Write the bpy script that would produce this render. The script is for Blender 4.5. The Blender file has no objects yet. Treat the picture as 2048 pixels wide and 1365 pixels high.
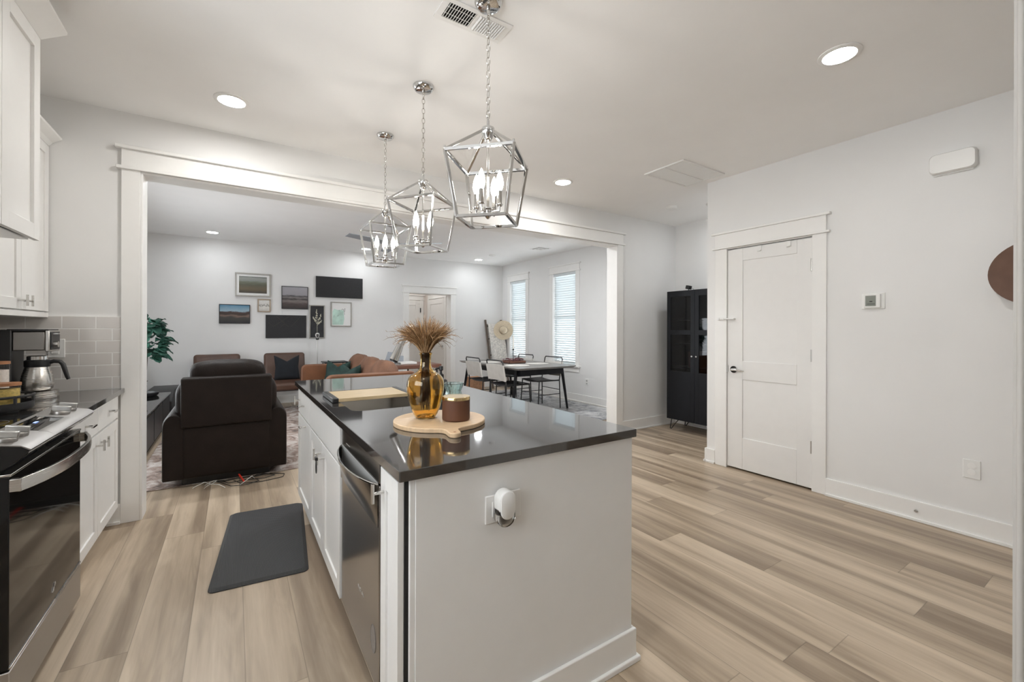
import bpy, bmesh, math, random
from mathutils import Vector, Matrix
random.seed(7)
PI = math.pi
scene = bpy.context.scene
col = scene.collection

# ------------------------------------------------------------------ camera
YAW, PITCH, ROLL, FPX, CY, CAMZ = 0.573322, -0.00022, 0.00293, 860.28, 658.07, 1.30
def camera():
    c, s = math.cos(YAW), math.sin(YAW)
    m = Matrix(((c, -s, 0), (0, 0, -1), (s, c, 0)))
    cp, sp = math.cos(PITCH), math.sin(PITCH)
    p = Matrix(((1, 0, 0), (0, cp, -sp), (0, sp, cp)))
    cr, sr = math.cos(ROLL), math.sin(ROLL)
    r = Matrix(((cr, -sr, 0), (sr, cr, 0), (0, 0, 1)))
    w = r @ p @ m
    cd = bpy.data.cameras.new('camera')
    o = bpy.data.objects.new('camera', cd)
    col.objects.link(o)
    rot = Matrix((w[0], -w[1], -w[2])).transposed()
    o.matrix_world = Matrix.Translation((0, 0, CAMZ)) @ rot.to_4x4()
    cd.sensor_width = 36
    cd.lens = FPX * 36 / 2048
    cd.shift_y = -(682.5 - CY) / 2048
    cd.clip_start = 0.02
    scene.camera = o
camera()

# ------------------------------------------------------------------ world, exposure
WORLD = 1.8
w = bpy.data.worlds.new('sky'); scene.world = w; w.use_nodes = True
bg = w.node_tree.nodes['Background']
bg.inputs[0].default_value = (0.93, 0.97, 1.0, 1)
bg.inputs[1].default_value = WORLD
scene.view_settings.view_transform = 'Standard'
scene.view_settings.look = 'None'
scene.view_settings.gamma = 1
scene.view_settings.use_curve_mapping = False
scene.view_settings.exposure = 1.94
try:
    scene.cycles.max_bounces = 10
    scene.cycles.diffuse_bounces = 6
    scene.cycles.glossy_bounces = 5
    scene.cycles.transmission_bounces = 8
    scene.cycles.transparent_max_bounces = 12
    scene.cycles.sample_clamp_indirect = 6
    scene.cycles.caustics_reflective = False
    scene.cycles.caustics_refractive = False
    scene.cycles.use_denoising = True
except Exception:
    pass
CAN = 45.0        # emission of the recessed ceiling lights
BULB = 29.0      # emission of the lantern bulbs
WARM = (1.0, 0.95, 0.87)
NEUTRAL = (1.0, 0.985, 0.955)

# ------------------------------------------------------------------ materials
def new_mat(name):
    m = bpy.data.materials.new(name); m.use_nodes = True
    nt = m.node_tree
    return m, nt, nt.nodes['Principled BSDF']
def lnk(nt, a, b): nt.links.new(a, b)
def mat(name, c, rough=0.5, metal=0.0, var=0.06, vs=12.0, bump=0.0, bs=180.0, spec=0.5, coat=0.0, stretch=None, sheen=0.0):
    m, nt, b = new_mat(name)
    tc = nt.nodes.new('ShaderNodeTexCoord')
    mp = nt.nodes.new('ShaderNodeMapping')
    if stretch: mp.inputs['Scale'].default_value = stretch
    lnk(nt, tc.outputs['Object'], mp.inputs[0])
    n = nt.nodes.new('ShaderNodeTexNoise'); n.inputs['Scale'].default_value = vs; n.inputs['Detail'].default_value = 4
    lnk(nt, mp.outputs[0], n.inputs['Vector'])
    r = nt.nodes.new('ShaderNodeValToRGB')
    r.color_ramp.elements[0].position = 0.3; r.color_ramp.elements[1].position = 0.7
    r.color_ramp.elements[0].color = (*[max(0, x * (1 - var)) for x in c], 1)
    r.color_ramp.elements[1].color = (*[min(1, x * (1 + var)) for x in c], 1)
    lnk(nt, n.outputs['Fac'], r.inputs[0]); lnk(nt, r.outputs[0], b.inputs['Base Color'])
    b.inputs['Roughness'].default_value = rough; b.inputs['Metallic'].default_value = metal
    b.inputs['Specular IOR Level'].default_value = spec
    b.inputs['Coat Weight'].default_value = coat
    if sheen: b.inputs['Sheen Weight'].default_value = sheen
    if bump:
        n2 = nt.nodes.new('ShaderNodeTexNoise'); n2.inputs['Scale'].default_value = bs; n2.inputs['Detail'].default_value = 3
        lnk(nt, mp.outputs[0], n2.inputs['Vector'])
        bp = nt.nodes.new('ShaderNodeBump'); bp.inputs['Strength'].default_value = bump; bp.inputs['Distance'].default_value = 0.01
        lnk(nt, n2.outputs['Fac'], bp.inputs['Height']); lnk(nt, bp.outputs[0], b.inputs['Normal'])
    return m
def emit(name, c, s):
    m, nt, b = new_mat(name)
    b.inputs['Base Color'].default_value = (0.9, 0.9, 0.88, 1)
    b.inputs['Emission Color'].default_value = (*c, 1)
    b.inputs['Emission Strength'].default_value = s
    return m
def glass(name, c, rough=0.0, ior=1.5):
    m, nt, b = new_mat(name)
    b.inputs['Base Color'].default_value = (*c, 1)
    b.inputs['Transmission Weight'].default_value = 1
    b.inputs['Roughness'].default_value = rough; b.inputs['IOR'].default_value = ior
    return m
def pane_mat(name, tint=(1, 1, 1), gloss=1.0):
    m = bpy.data.materials.new(name); m.use_nodes = True
    nt = m.node_tree; nt.nodes.clear()
    out = nt.nodes.new('ShaderNodeOutputMaterial')
    t = nt.nodes.new('ShaderNodeBsdfTransparent'); t.inputs[0].default_value = (*tint, 1)
    g = nt.nodes.new('ShaderNodeBsdfGlossy'); g.inputs['Roughness'].default_value = 0.02
    lw = nt.nodes.new('ShaderNodeLayerWeight'); lw.inputs[0].default_value = 0.5
    f = nt.nodes.new('ShaderNodeMath'); f.operation = 'POWER'; f.inputs[1].default_value = 5.0; lnk(nt, lw.outputs['Facing'], f.inputs[0])
    mu = nt.nodes.new('ShaderNodeMath'); mu.operation = 'MULTIPLY_ADD'; mu.inputs[1].default_value = 0.9 * gloss; mu.inputs[2].default_value = 0.04 * gloss
    mx = nt.nodes.new('ShaderNodeMixShader')
    lnk(nt, f.outputs[0], mu.inputs[0]); lnk(nt, mu.outputs[0], mx.inputs[0])
    lnk(nt, t.outputs[0], mx.inputs[1]); lnk(nt, g.outputs[0], mx.inputs[2]); lnk(nt, mx.outputs[0], out.inputs[0])
    return m

def floor_mat():
    m, nt, b = new_mat('oak_plank')
    N = nt.nodes.new
    tc = N('ShaderNodeTexCoord')
    sep = N('ShaderNodeSeparateXYZ'); lnk(nt, tc.outputs['Object'], sep.inputs[0])
    def math_(op, a, bv=None):
        n = N('ShaderNodeMath'); n.operation = op
        if hasattr(a, 'links'): lnk(nt, a, n.inputs[0])
        else: n.inputs[0].default_value = a
        if bv is not None:
            if hasattr(bv, 'links'): lnk(nt, bv, n.inputs[1])
            else: n.inputs[1].default_value = bv
        return n.outputs[0]
    W, L = 0.1966, 1.52
    px = math_('DIVIDE', math_('ADD', sep.outputs[0], 0.142 + W * 40), W)
    row = math_('FLOOR', px); fx = math_('FRACT', px)
    wn = N('ShaderNodeTexWhiteNoise'); wn.noise_dimensions = '1D'; lnk(nt, row, wn.inputs['W'])
    py = math_('ADD', math_('DIVIDE', math_('ADD', sep.outputs[1], 30.0), L), wn.outputs['Value'])
    cell = math_('FLOOR', py); fy = math_('FRACT', py)
    cid = N('ShaderNodeCombineXYZ'); lnk(nt, row, cid.inputs[0]); lnk(nt, cell, cid.inputs[1])
    wc = N('ShaderNodeTexWhiteNoise'); wc.noise_dimensions = '3D'; lnk(nt, cid.outputs[0], wc.inputs['Vector'])
    # grain coordinates shifted per plank
    off = N('ShaderNodeVectorMath'); off.operation = 'SCALE'; lnk(nt, wc.outputs['Color'], off.inputs[0]); off.inputs['Scale'].default_value = 37.0
    ad = N('ShaderNodeVectorMath'); ad.operation = 'ADD'; lnk(nt, tc.outputs['Object'], ad.inputs[0]); lnk(nt, off.outputs[0], ad.inputs[1])
    def grain(sx, sy, sc, det, dist=0.0):
        mp = N('ShaderNodeMapping'); mp.inputs['Scale'].default_value = (sx, sy, 1); lnk(nt, ad.outputs[0], mp.inputs[0])
        n = N('ShaderNodeTexNoise'); n.inputs['Scale'].default_value = sc; n.inputs['Detail'].default_value = det; n.inputs['Distortion'].default_value = dist
        lnk(nt, mp.outputs[0], n.inputs['Vector']); return n.outputs['Fac']
    big = grain(7.5, 0.38, 1.0, 1, 0.5)
    fine = grain(60, 2.2, 1.0, 5, 0.5)
    ring = grain(14, 1.6, 1.0, 3, 2.0)
    a = math_('ADD', math_('MULTIPLY', big, 0.72), math_('MULTIPLY', ring, 0.20))
    a = math_('ADD', a, math_('MULTIPLY', fine, 0.16))
    a = math_('ADD', a, math_('MULTIPLY', math_('SUBTRACT', wc.outputs['Value'], 0.5), 0.13))
    r = N('ShaderNodeValToRGB'); lnk(nt, a, r.inputs[0])
    e = r.color_ramp.elements
    e[0].position = 0.40; e[0].color = (0.265, 0.200, 0.144, 1)
    e[1].position = 0.80; e[1].color = (0.660, 0.545, 0.412, 1)
    for p, c in ((0.50, (0.355, 0.277, 0.199, 1)), (0.60, (0.470, 0.375, 0.276, 1)), (0.69, (0.560, 0.455, 0.340, 1))):
        k = e.new(p); k.color = c
    # seams
    sx = math_('MINIMUM', fx, math_('SUBTRACT', 1.0, fx)); sx = math_('GREATER_THAN', sx, 0.009)
    sy = math_('MINIMUM', fy, math_('SUBTRACT', 1.0, fy)); sy = math_('GREATER_THAN', sy, 0.0012)
    sm = math_('MULTIPLY', sx, sy)
    sm = math_('ADD', math_('MULTIPLY', sm, 0.3), 0.7)
    mx = N('ShaderNodeVectorMath'); mx.operation = 'SCALE'; lnk(nt, r.outputs[0], mx.inputs[0]); lnk(nt, sm, mx.inputs['Scale'])
    lnk(nt, mx.outputs[0], b.inputs['Base Color'])
    b.inputs['Roughness'].default_value = 0.36
    b.inputs['Specular IOR Level'].default_value = 0.4
    bp = N('ShaderNodeBump'); bp.inputs['Strength'].default_value = 0.12; bp.inputs['Distance'].default_value = 0.004
    lnk(nt, fine, bp.inputs['Height']); lnk(nt, bp.outputs[0], b.inputs['Normal'])
    return m

def tile_mat():
    m, nt, b = new_mat('subway_tile')
    N = nt.nodes.new
    tc = N('ShaderNodeTexCoord'); mp = N('ShaderNodeMapping')
    mp.inputs['Rotation'].default_value = (math.radians(90), 0, 0)
    lnk(nt, tc.outputs['Object'], mp.inputs[0])
    sep = N('ShaderNodeSeparateXYZ'); lnk(nt, tc.outputs['Object'], sep.inputs[0])
    ad = N('ShaderNodeMath'); ad.operation = 'ADD'; lnk(nt, sep.outputs[0], ad.inputs[0]); lnk(nt, sep.outputs[1], ad.inputs[1])
    cb = N('ShaderNodeCombineXYZ'); lnk(nt, ad.outputs[0], cb.inputs[0]); lnk(nt, sep.outputs[2], cb.inputs[1])
    br = N('ShaderNodeTexBrick')
    lnk(nt, cb.outputs[0], br.inputs['Vector'])
    br.inputs['Scale'].default_value = 1.0
    br.inputs['Brick Width'].default_value = 0.158; br.inputs['Row Height'].default_value = 0.079
    br.inputs['Mortar Size'].default_value = 0.0032; br.inputs['Mortar Smooth'].default_value = 0.2
    br.inputs['Color1'].default_value = (0.66, 0.63, 0.60, 1); br.inputs['Color2'].default_value = (0.69, 0.66, 0.63, 1)
    br.inputs['Mortar'].default_value = (0.88, 0.87, 0.85, 1)
    lnk(nt, br.outputs['Color'], b.inputs['Base Color'])
    b.inputs['Roughness'].default_value = 0.18
    bp = N('ShaderNodeBump'); bp.invert = True; bp.inputs['Strength'].default_value = 0.5; bp.inputs['Distance'].default_value = 0.003
    lnk(nt, br.outputs['Fac'], bp.inputs['Height']); lnk(nt, bp.outputs[0], b.inputs['Normal'])
    return m

def rug_mat(name, dark, light, tint, sc=2.2):
    m, nt, b = new_mat(name)
    N = nt.nodes.new
    tc = N('ShaderNodeTexCoord')
    mp = N('ShaderNodeMapping'); mp.inputs['Scale'].default_value = (1.2, 1.0, 1); lnk(nt, tc.outputs['Object'], mp.inputs[0])
    n = N('ShaderNodeTexNoise'); n.inputs['Scale'].default_value = sc; n.inputs['Detail'].default_value = 9; n.inputs['Roughness'].default_value = 0.72; n.inputs['Distortion'].default_value = 1.2
    lnk(nt, mp.outputs[0], n.inputs['Vector'])
    r = N('ShaderNodeValToRGB'); lnk(nt, n.outputs['Fac'], r.inputs[0])
    e = r.color_ramp.elements
    e[0].position = 0.36; e[0].color = (*dark, 1); e[1].position = 0.60; e[1].color = (*light, 1)
    k = e.new(0.47); k.color = (*tint, 1)
    lnk(nt, r.outputs[0], b.inputs['Base Color']); b.inputs['Roughness'].default_value = 0.95
    n2 = N('ShaderNodeTexNoise'); n2.inputs['Scale'].default_value = 160; lnk(nt, tc.outputs['Object'], n2.inputs['Vector'])
    bp = N('ShaderNodeBump'); bp.inputs['Strength'].default_value = 0.6; bp.inputs['Distance'].default_value = 0.01
    lnk(nt, n2.outputs['Fac'], bp.inputs['Height']); lnk(nt, bp.outputs[0], b.inputs['Normal'])
    return m

def art_mat(name, stops, sc=5.0, amp=0.22, seed=0.0, stretch=(1.0, 1.0, 3.5)):
    """banded landscape: a ramp up the picture's height, broken by noise"""
    m, nt, b = new_mat(name)
    N = nt.nodes.new
    tc = N('ShaderNodeTexCoord')
    sep = N('ShaderNodeSeparateXYZ'); lnk(nt, tc.outputs['Generated'], sep.inputs[0])
    mp = N('ShaderNodeMapping'); mp.inputs['Scale'].default_value = stretch; mp.inputs['Location'].default_value = (seed, seed * 0.7, seed * 1.3)
    lnk(nt, tc.outputs['Generated'], mp.inputs[0])
    n = N('ShaderNodeTexNoise'); n.inputs['Scale'].default_value = sc; n.inputs['Detail'].default_value = 6; lnk(nt, mp.outputs[0], n.inputs['Vector'])
    s = N('ShaderNodeMath'); s.operation = 'SUBTRACT'; lnk(nt, n.outputs['Fac'], s.inputs[0]); s.inputs[1].default_value = 0.5
    mu = N('ShaderNodeMath'); mu.operation = 'MULTIPLY'; lnk(nt, s.outputs[0], mu.inputs[0]); mu.inputs[1].default_value = amp * 2
    ad = N('ShaderNodeMath'); ad.operation = 'ADD'; lnk(nt, sep.outputs[2], ad.inputs[0]); lnk(nt, mu.outputs[0], ad.inputs[1])
    r = N('ShaderNodeValToRGB'); lnk(nt, ad.outputs[0], r.inputs[0])
    e = r.color_ramp.elements
    e[0].position, e[0].color = stops[0][0], (*stops[0][1], 1)
    e[1].position, e[1].color = stops[-1][0], (*stops[-1][1], 1)
    for p, c in stops[1:-1]:
        k = e.new(p); k.color = (*c, 1)
    lnk(nt, r.outputs[0], b.inputs['Base Color']); b.inputs['Roughness'].default_value = 0.5
    return m

def grass_mat():
    m, nt, b = new_mat('dried_grass')
    N = nt.nodes.new
    g = N('ShaderNodeNewGeometry')
    r = N('ShaderNodeValToRGB'); lnk(nt, g.outputs['Random Per Island'], r.inputs[0])
    e = r.color_ramp.elements
    e[0].position = 0; e[0].color = (0.13, 0.065, 0.025, 1); e[1].position = 1; e[1].color = (0.66, 0.44, 0.24, 1)
    k = e.new(0.4); k.color = (0.34, 0.19, 0.08, 1)
    lnk(nt, r.outputs[0], b.inputs['Base Color']); b.inputs['Roughness'].default_value = 0.7
    return m
def brushed(name, c, rough, stretch, metal=1.0):
    m, nt, b = new_mat(name)
    N = nt.nodes.new
    tc = N('ShaderNodeTexCoord'); mp = N('ShaderNodeMapping'); mp.inputs['Scale'].default_value = stretch
    lnk(nt, tc.outputs['Object'], mp.inputs[0])
    n = N('ShaderNodeTexNoise'); n.inputs['Scale'].default_value = 8; n.inputs['Detail'].default_value = 4; lnk(nt, mp.outputs[0], n.inputs['Vector'])
    r = N('ShaderNodeMapRange'); r.inputs['To Min'].default_value = rough * 0.93; r.inputs['To Max'].default_value = rough * 1.07
    lnk(nt, n.outputs['Fac'], r.inputs['Value']); lnk(nt, r.outputs[0], b.inputs['Roughness'])
    b.inputs['Base Color'].default_value = (*c, 1); b.inputs['Metallic'].default_value = metal
    return m

MT = {}
def init_mats():
    d = MT
    d['wall'] = mat('wall_paint', (0.79, 0.788, 0.782), 0.7, var=0.012, vs=3, bump=0.03, bs=300)
    d['ceil'] = mat('ceiling_paint', (0.91, 0.906, 0.90), 0.8, var=0.012, vs=3)
    d['trim'] = mat('trim_paint', (0.84, 0.835, 0.82), 0.4, var=0.01)
    d['cab'] = mat('cabinet_paint', (0.80, 0.795, 0.782), 0.38, var=0.01)
    d['door'] = mat('door_paint', (0.79, 0.783, 0.77), 0.45, var=0.01)
    d['floor'] = floor_mat()
    d['tile'] = tile_mat()
    d['quartz'] = mat('dark_quartz', (0.036, 0.033, 0.031), 0.06, var=0.15, vs=300, spec=0.5)
    d['quartz'].node_tree.nodes['Principled BSDF'].inputs['IOR'].default_value = 1.95
    d['quartz'].node_tree.nodes['Principled BSDF'].inputs['Coat Weight'].default_value = 0.4
    d['chrome'] = mat('chrome', (0.68, 0.68, 0.675), 0.07, 1.0, var=0.01)
    d['nickel'] = mat('polished_nickel', (0.64, 0.625, 0.60), 0.13, 1.0, var=0.02)
    d['satin'] = mat('satin_metal', (0.55, 0.54, 0.52), 0.3, 1.0, var=0.03)
    d['steel'] = brushed('brushed_steel', (0.62, 0.60, 0.57), 0.27, (1, 1, 30))
    d['drawersteel'] = brushed('drawer_steel', (0.50, 0.48, 0.455), 0.42, (1, 1, 30))
    d['consolesteel'] = mat('console_steel', (0.30, 0.285, 0.27), 0.36, 1.0, var=0.03)
    d['sinksteel'] = brushed('sink_steel', (0.55, 0.53, 0.50), 0.3, (1, 1, 40))
    d['dwsteel'] = brushed('dark_steel', (0.34, 0.32, 0.30), 0.2, (1, 1, 40))
    d['blackglass'] = mat('black_glass', (0.008, 0.008, 0.008), 0.05, var=0.0, spec=0.38)
    d['blackplastic'] = mat('black_plastic', (0.016, 0.016, 0.017), 0.38, var=0.1)
    d['blackmetal'] = mat('black_metal', (0.02, 0.02, 0.021), 0.45, var=0.1)
    d['blackwood'] = mat('black_lacquer', (0.010, 0.011, 0.014), 0.35, spec=0.22, var=0.1)
    d['shadow'] = mat('dark_parts_and_shade', (0.012, 0.011, 0.01), 0.9, var=0.1)  # one dark colour for painted gap shade and for parts that are dark
    d['brownleather'] = mat('brown_leather', (0.0125, 0.0078, 0.0058), 0.55, spec=0.22, var=0.18, vs=9, bump=0.25, bs=90)
    d['chairleather'] = mat('mocha_leather', (0.085, 0.042, 0.027), 0.42, var=0.15, vs=7, bump=0.15, bs=90)
    d['cognac'] = mat('cognac_leather', (0.175, 0.072, 0.033), 0.45, var=0.16, vs=6, bump=0.2, bs=70)
    d['cognac_cushion'] = mat('tan_suede', (0.175, 0.083, 0.047), 0.75, var=0.18, vs=6, bump=0.3, bs=50)
    d['navy'] = mat('navy_fabric', (0.008, 0.010, 0.014), 0.9, var=0.2, bump=0.3, bs=250)
    d['green'] = mat('green_velvet', (0.006, 0.03, 0.024), 0.7, var=0.5, vs=9)
    d['matrubber'] = None
    d['woodtray'] = mat('maple_board', (0.70, 0.50, 0.31), 0.45, var=0.09, vs=6, stretch=(1, 14, 1))
    d['woodboard'] = mat('oiled_board', (0.60, 0.46, 0.27), 0.3, var=0.16, vs=5, stretch=(1.5, 26, 1), spec=0.5)
    d['woodlid'] = mat('acacia_lid', (0.36, 0.16, 0.07), 0.5, var=0.15, vs=8, stretch=(1, 12, 1))
    d['deskwood'] = mat('walnut_slab', (0.17, 0.075, 0.05), 0.45, var=0.2, vs=5, stretch=(1, 12, 1))
    d['tablewood'] = mat('grey_table_top', (0.21, 0.20, 0.19), 0.3, var=0.1, vs=5, stretch=(10, 1, 1))
    d['ladderwood'] = mat('weathered_wood', (0.13, 0.10, 0.08), 0.7, var=0.25, vs=6, stretch=(8, 8, 1))
    d['brownjar'] = mat('brown_ceramic', (0.118, 0.047, 0.024), 0.6, var=0.05)
    d['gold'] = mat('brass', (0.72, 0.53, 0.27), 0.2, 1.0, var=0.05)
    d['amber'] = glass('amber_glass', (0.93, 0.66, 0.25))
    d['teal'] = glass('teal_glass', (0.78, 0.93, 0.91))
    d['clear'] = glass('clear_glass', (0.97, 0.97, 0.97))
    d['pane'] = pane_mat('window_glass')
    d['cabpane'] = pane_mat('cabinet_glass', (0.55, 0.57, 0.6), 0.9)
    d['grass'] = grass_mat()
    d['whiteplastic'] = mat('white_plastic', (0.80, 0.80, 0.785), 0.35, var=0.01)
    d['greyplastic'] = mat('grey_plastic', (0.40, 0.40, 0.39), 0.4, var=0.02)
    d['lcd'] = mat('lcd_screen', (0.22, 0.235, 0.21), 0.25, var=0.05)
    d['can'] = emit('lamp_diffuser', NEUTRAL, CAN)
    d['canadded'] = emit('added_lamp_diffuser', (0.95, 0.98, 1.0), CAN * 2.9)  # strong emission for the added, unseen living room lights
    d['candim'] = emit('lamp_diffuser_dim', (0.95, 0.98, 1.0), CAN * 0.55)
    d['bulb'] = emit('bulb_glow', WARM, BULB)
    d['blind'] = None
    d['canvas'] = mat('grey_canvas', (0.62, 0.60, 0.565), 0.85, var=0.05, bump=0.2, bs=300)
    d['charcoal'] = mat('charcoal_leather', (0.055, 0.055, 0.06), 0.5, var=0.1)
    d['knit'] = mat('knit_wool', (0.74, 0.705, 0.66), 0.95, var=0.22, vs=30, bump=1.0, bs=60)
    d['straw'] = mat('straw', (0.62, 0.52, 0.38), 0.8, var=0.1, vs=40, bump=0.3, bs=200)
    d['hatband'] = mat('hat_band', (0.06, 0.04, 0.03), 0.7)
    d['wicker'] = mat('wicker', (0.42, 0.22, 0.12), 0.8, var=0.25, vs=40, bump=0.6, bs=90)
    d['leaf'] = mat('leaf_green', (0.022, 0.085, 0.058), 0.6, var=0.5, vs=5)
    d['bark'] = mat('bark', (0.10, 0.075, 0.055), 0.85, var=0.25, vs=20)
    d['flower'] = mat('dried_flower', (0.22, 0.085, 0.10), 0.8, var=0.4, vs=30)
    d['taper'] = mat('wax', (0.83, 0.81, 0.75), 0.5, var=0.02)
    d['felt'] = mat('brown_felt', (0.15, 0.085, 0.06), 0.75, var=0.1, bump=0.1, bs=300)
    d['frame_silver'] = mat('silver_frame', (0.40, 0.385, 0.355), 0.35, 0.6, var=0.08)
    d['frame_oak'] = mat('oak_frame', (0.38, 0.30, 0.22), 0.5, var=0.12, vs=8)
    d['frame_black'] = mat('black_frame', (0.015, 0.015, 0.018), 0.4)
    d['paper'] = mat('mat_board', (0.80, 0.80, 0.79), 0.8, var=0.01)
    d['panel_black'] = mat('black_wall_panel', (0.014, 0.014, 0.016), 0.55, var=0.2, vs=40, bump=0.2, bs=150)
    d['panel_line'] = mat('bronze_line', (0.05, 0.04, 0.03), 0.5)
    d['chalk'] = mat('chalk_black', (0.03, 0.03, 0.033), 0.8, var=0.2)
    d['petal'] = mat('painted_petal', (0.60, 0.58, 0.46), 0.8, var=0.15)
    d['sketch'] = mat('ink', (0.04, 0.05, 0.05), 0.8)
    d['reflection'] = mat('green_reflection', (0.50, 0.68, 0.60), 0.8, var=0.25, vs=6)  # colour of the window reflection painted on the sketch
    d['pasta'] = mat('yellow_pasta', (0.62, 0.45, 0.13), 0.6, var=0.25, vs=90)
    d['salt'] = mat('white_grains', (0.72, 0.66, 0.60), 0.8, var=0.1, vs=90)
    d['red'] = mat('red_plastic', (0.55, 0.03, 0.015), 0.4)
    d['whitecord'] = mat('white_cord', (0.62, 0.62, 0.6), 0.5)
    d['ledger'] = mat('blue_grey', (0.35, 0.38, 0.42), 0.6)
    d['sticker'] = mat('sticker_grey', (0.22, 0.20, 0.185), 0.5, var=0.1, vs=200)
    d['logo'] = mat('logo_silver', (0.70, 0.68, 0.65), 0.3, 0.5)
    d['ribs'] = None
    d['greige'] = mat('shaded_wall_paint', (0.52, 0.50, 0.475), 0.6, var=0.02)  # darker wall colour standing in for shade on the near wall end
    d['hallwall'] = mat('hall_paint', (0.80, 0.75, 0.71), 0.7, var=0.01)
    # anti-fatigue mat with fine ribs
    m, nt, b = new_mat('ribbed_rubber')
    tc = nt.nodes.new('ShaderNodeTexCoord'); wv = nt.nodes.new('ShaderNodeTexWave'); wv.inputs['Scale'].default_value = 55; wv.bands_direction = 'X'
    lnk(nt, tc.outputs['Object'], wv.inputs['Vector'])
    r = nt.nodes.new('ShaderNodeValToRGB'); r.color_ramp.elements[0].color = (0.026, 0.026, 0.028, 1); r.color_ramp.elements[1].color = (0.044, 0.043, 0.045, 1)
    lnk(nt, wv.outputs['Fac'], r.inputs[0]); lnk(nt, r.outputs[0], b.inputs['Base Color']); b.inputs['Roughness'].default_value = 0.55
    bp = nt.nodes.new('ShaderNodeBump'); bp.inputs['Strength'].default_value = 0.4; bp.inputs['Distance'].default_value = 0.003
    lnk(nt, wv.outputs['Fac'], bp.inputs['Height']); lnk(nt, bp.outputs[0], b.inputs['Normal'])
    d['matrubber'] = m
    # translucent white slats
    m = bpy.data.materials.new('blind_slat'); m.use_nodes = True; nt = m.node_tree; nt.nodes.clear()
    out = nt.nodes.new('ShaderNodeOutputMaterial'); df = nt.nodes.new('ShaderNodeBsdfDiffuse'); tr = nt.nodes.new('ShaderNodeBsdfTranslucent')
    nz = nt.nodes.new('ShaderNodeTexNoise'); nz.inputs['Scale'].default_value = 4
    rr = nt.nodes.new('ShaderNodeValToRGB'); rr.color_ramp.elements[0].color = (0.66, 0.71, 0.73, 1); rr.color_ramp.elements[1].color = (0.74, 0.78, 0.79, 1)
    lnk(nt, nz.outputs['Fac'], rr.inputs[0])
    lnk(nt, rr.outputs[0], df.inputs[0]); lnk(nt, rr.outputs[0], tr.inputs[0])
    mx = nt.nodes.new('ShaderNodeMixShader'); mx.inputs[0].default_value = 0.04
    lnk(nt, df.outputs[0], mx.inputs[1]); lnk(nt, tr.outputs[0], mx.inputs[2]); lnk(nt, mx.outputs[0], out.inputs[0])
    d['blind'] = m
    d['rug1'] = rug_mat('faded_rug', (0.10, 0.085, 0.08), (0.62, 0.58, 0.55), (0.34, 0.255, 0.215), 4.0)
    d['rug2'] = rug_mat('blue_grey_rug', (0.10, 0.11, 0.13), (0.60, 0.60, 0.60), (0.36, 0.36, 0.37), 3.2)
    d['art_field'] = art_mat('misty_field', [(0.0, (0.05, 0.045, 0.035)), (0.25, (0.13, 0.10, 0.06)), (0.5, (0.10, 0.10, 0.07)), (0.66, (0.16, 0.17, 0.13)), (0.72, (0.24, 0.26, 0.24)), (0.9, (0.30, 0.31, 0.29)), (1.0, (0.16, 0.17, 0.16))], 4, 0.10, 1.0)
    d['art_valley'] = art_mat('blue_valley', [(0.0, (0.02, 0.02, 0.022)), (0.3, (0.05, 0.045, 0.04)), (0.42, (0.20, 0.13, 0.10)), (0.5, (0.04, 0.025, 0.02)), (0.62, (0.06, 0.03, 0.025)), (0.68, (0.30, 0.42, 0.50)), (1.0, (0.06, 0.22, 0.36))], 2.2, 0.16, 3.1, (1.2, 1, 1.6))
    d['art_moor'] = art_mat('grey_moor', [(0.0, (0.03, 0.022, 0.022)), (0.22, (0.07, 0.05, 0.048)), (0.34, (0.20, 0.17, 0.16)), (0.44, (0.05, 0.045, 0.045)), (0.5, (0.22, 0.20, 0.20)), (0.57, (0.06, 0.055, 0.06)), (0.62, (0.30, 0.29, 0.31)), (1.0, (0.36, 0.35, 0.38))], 5, 0.09, 5.2)
    d['art_pale'] = art_mat('pale_sketch', [(0.0, (0.55, 0.53, 0.50)), (0.35, (0.70, 0.68, 0.64)), (0.5, (0.25, 0.24, 0.22)), (0.58, (0.62, 0.60, 0.57)), (1.0, (0.74, 0.73, 0.70))], 3, 0.3, 8.0, (1.5, 1, 1.5))
init_mats()

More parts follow.
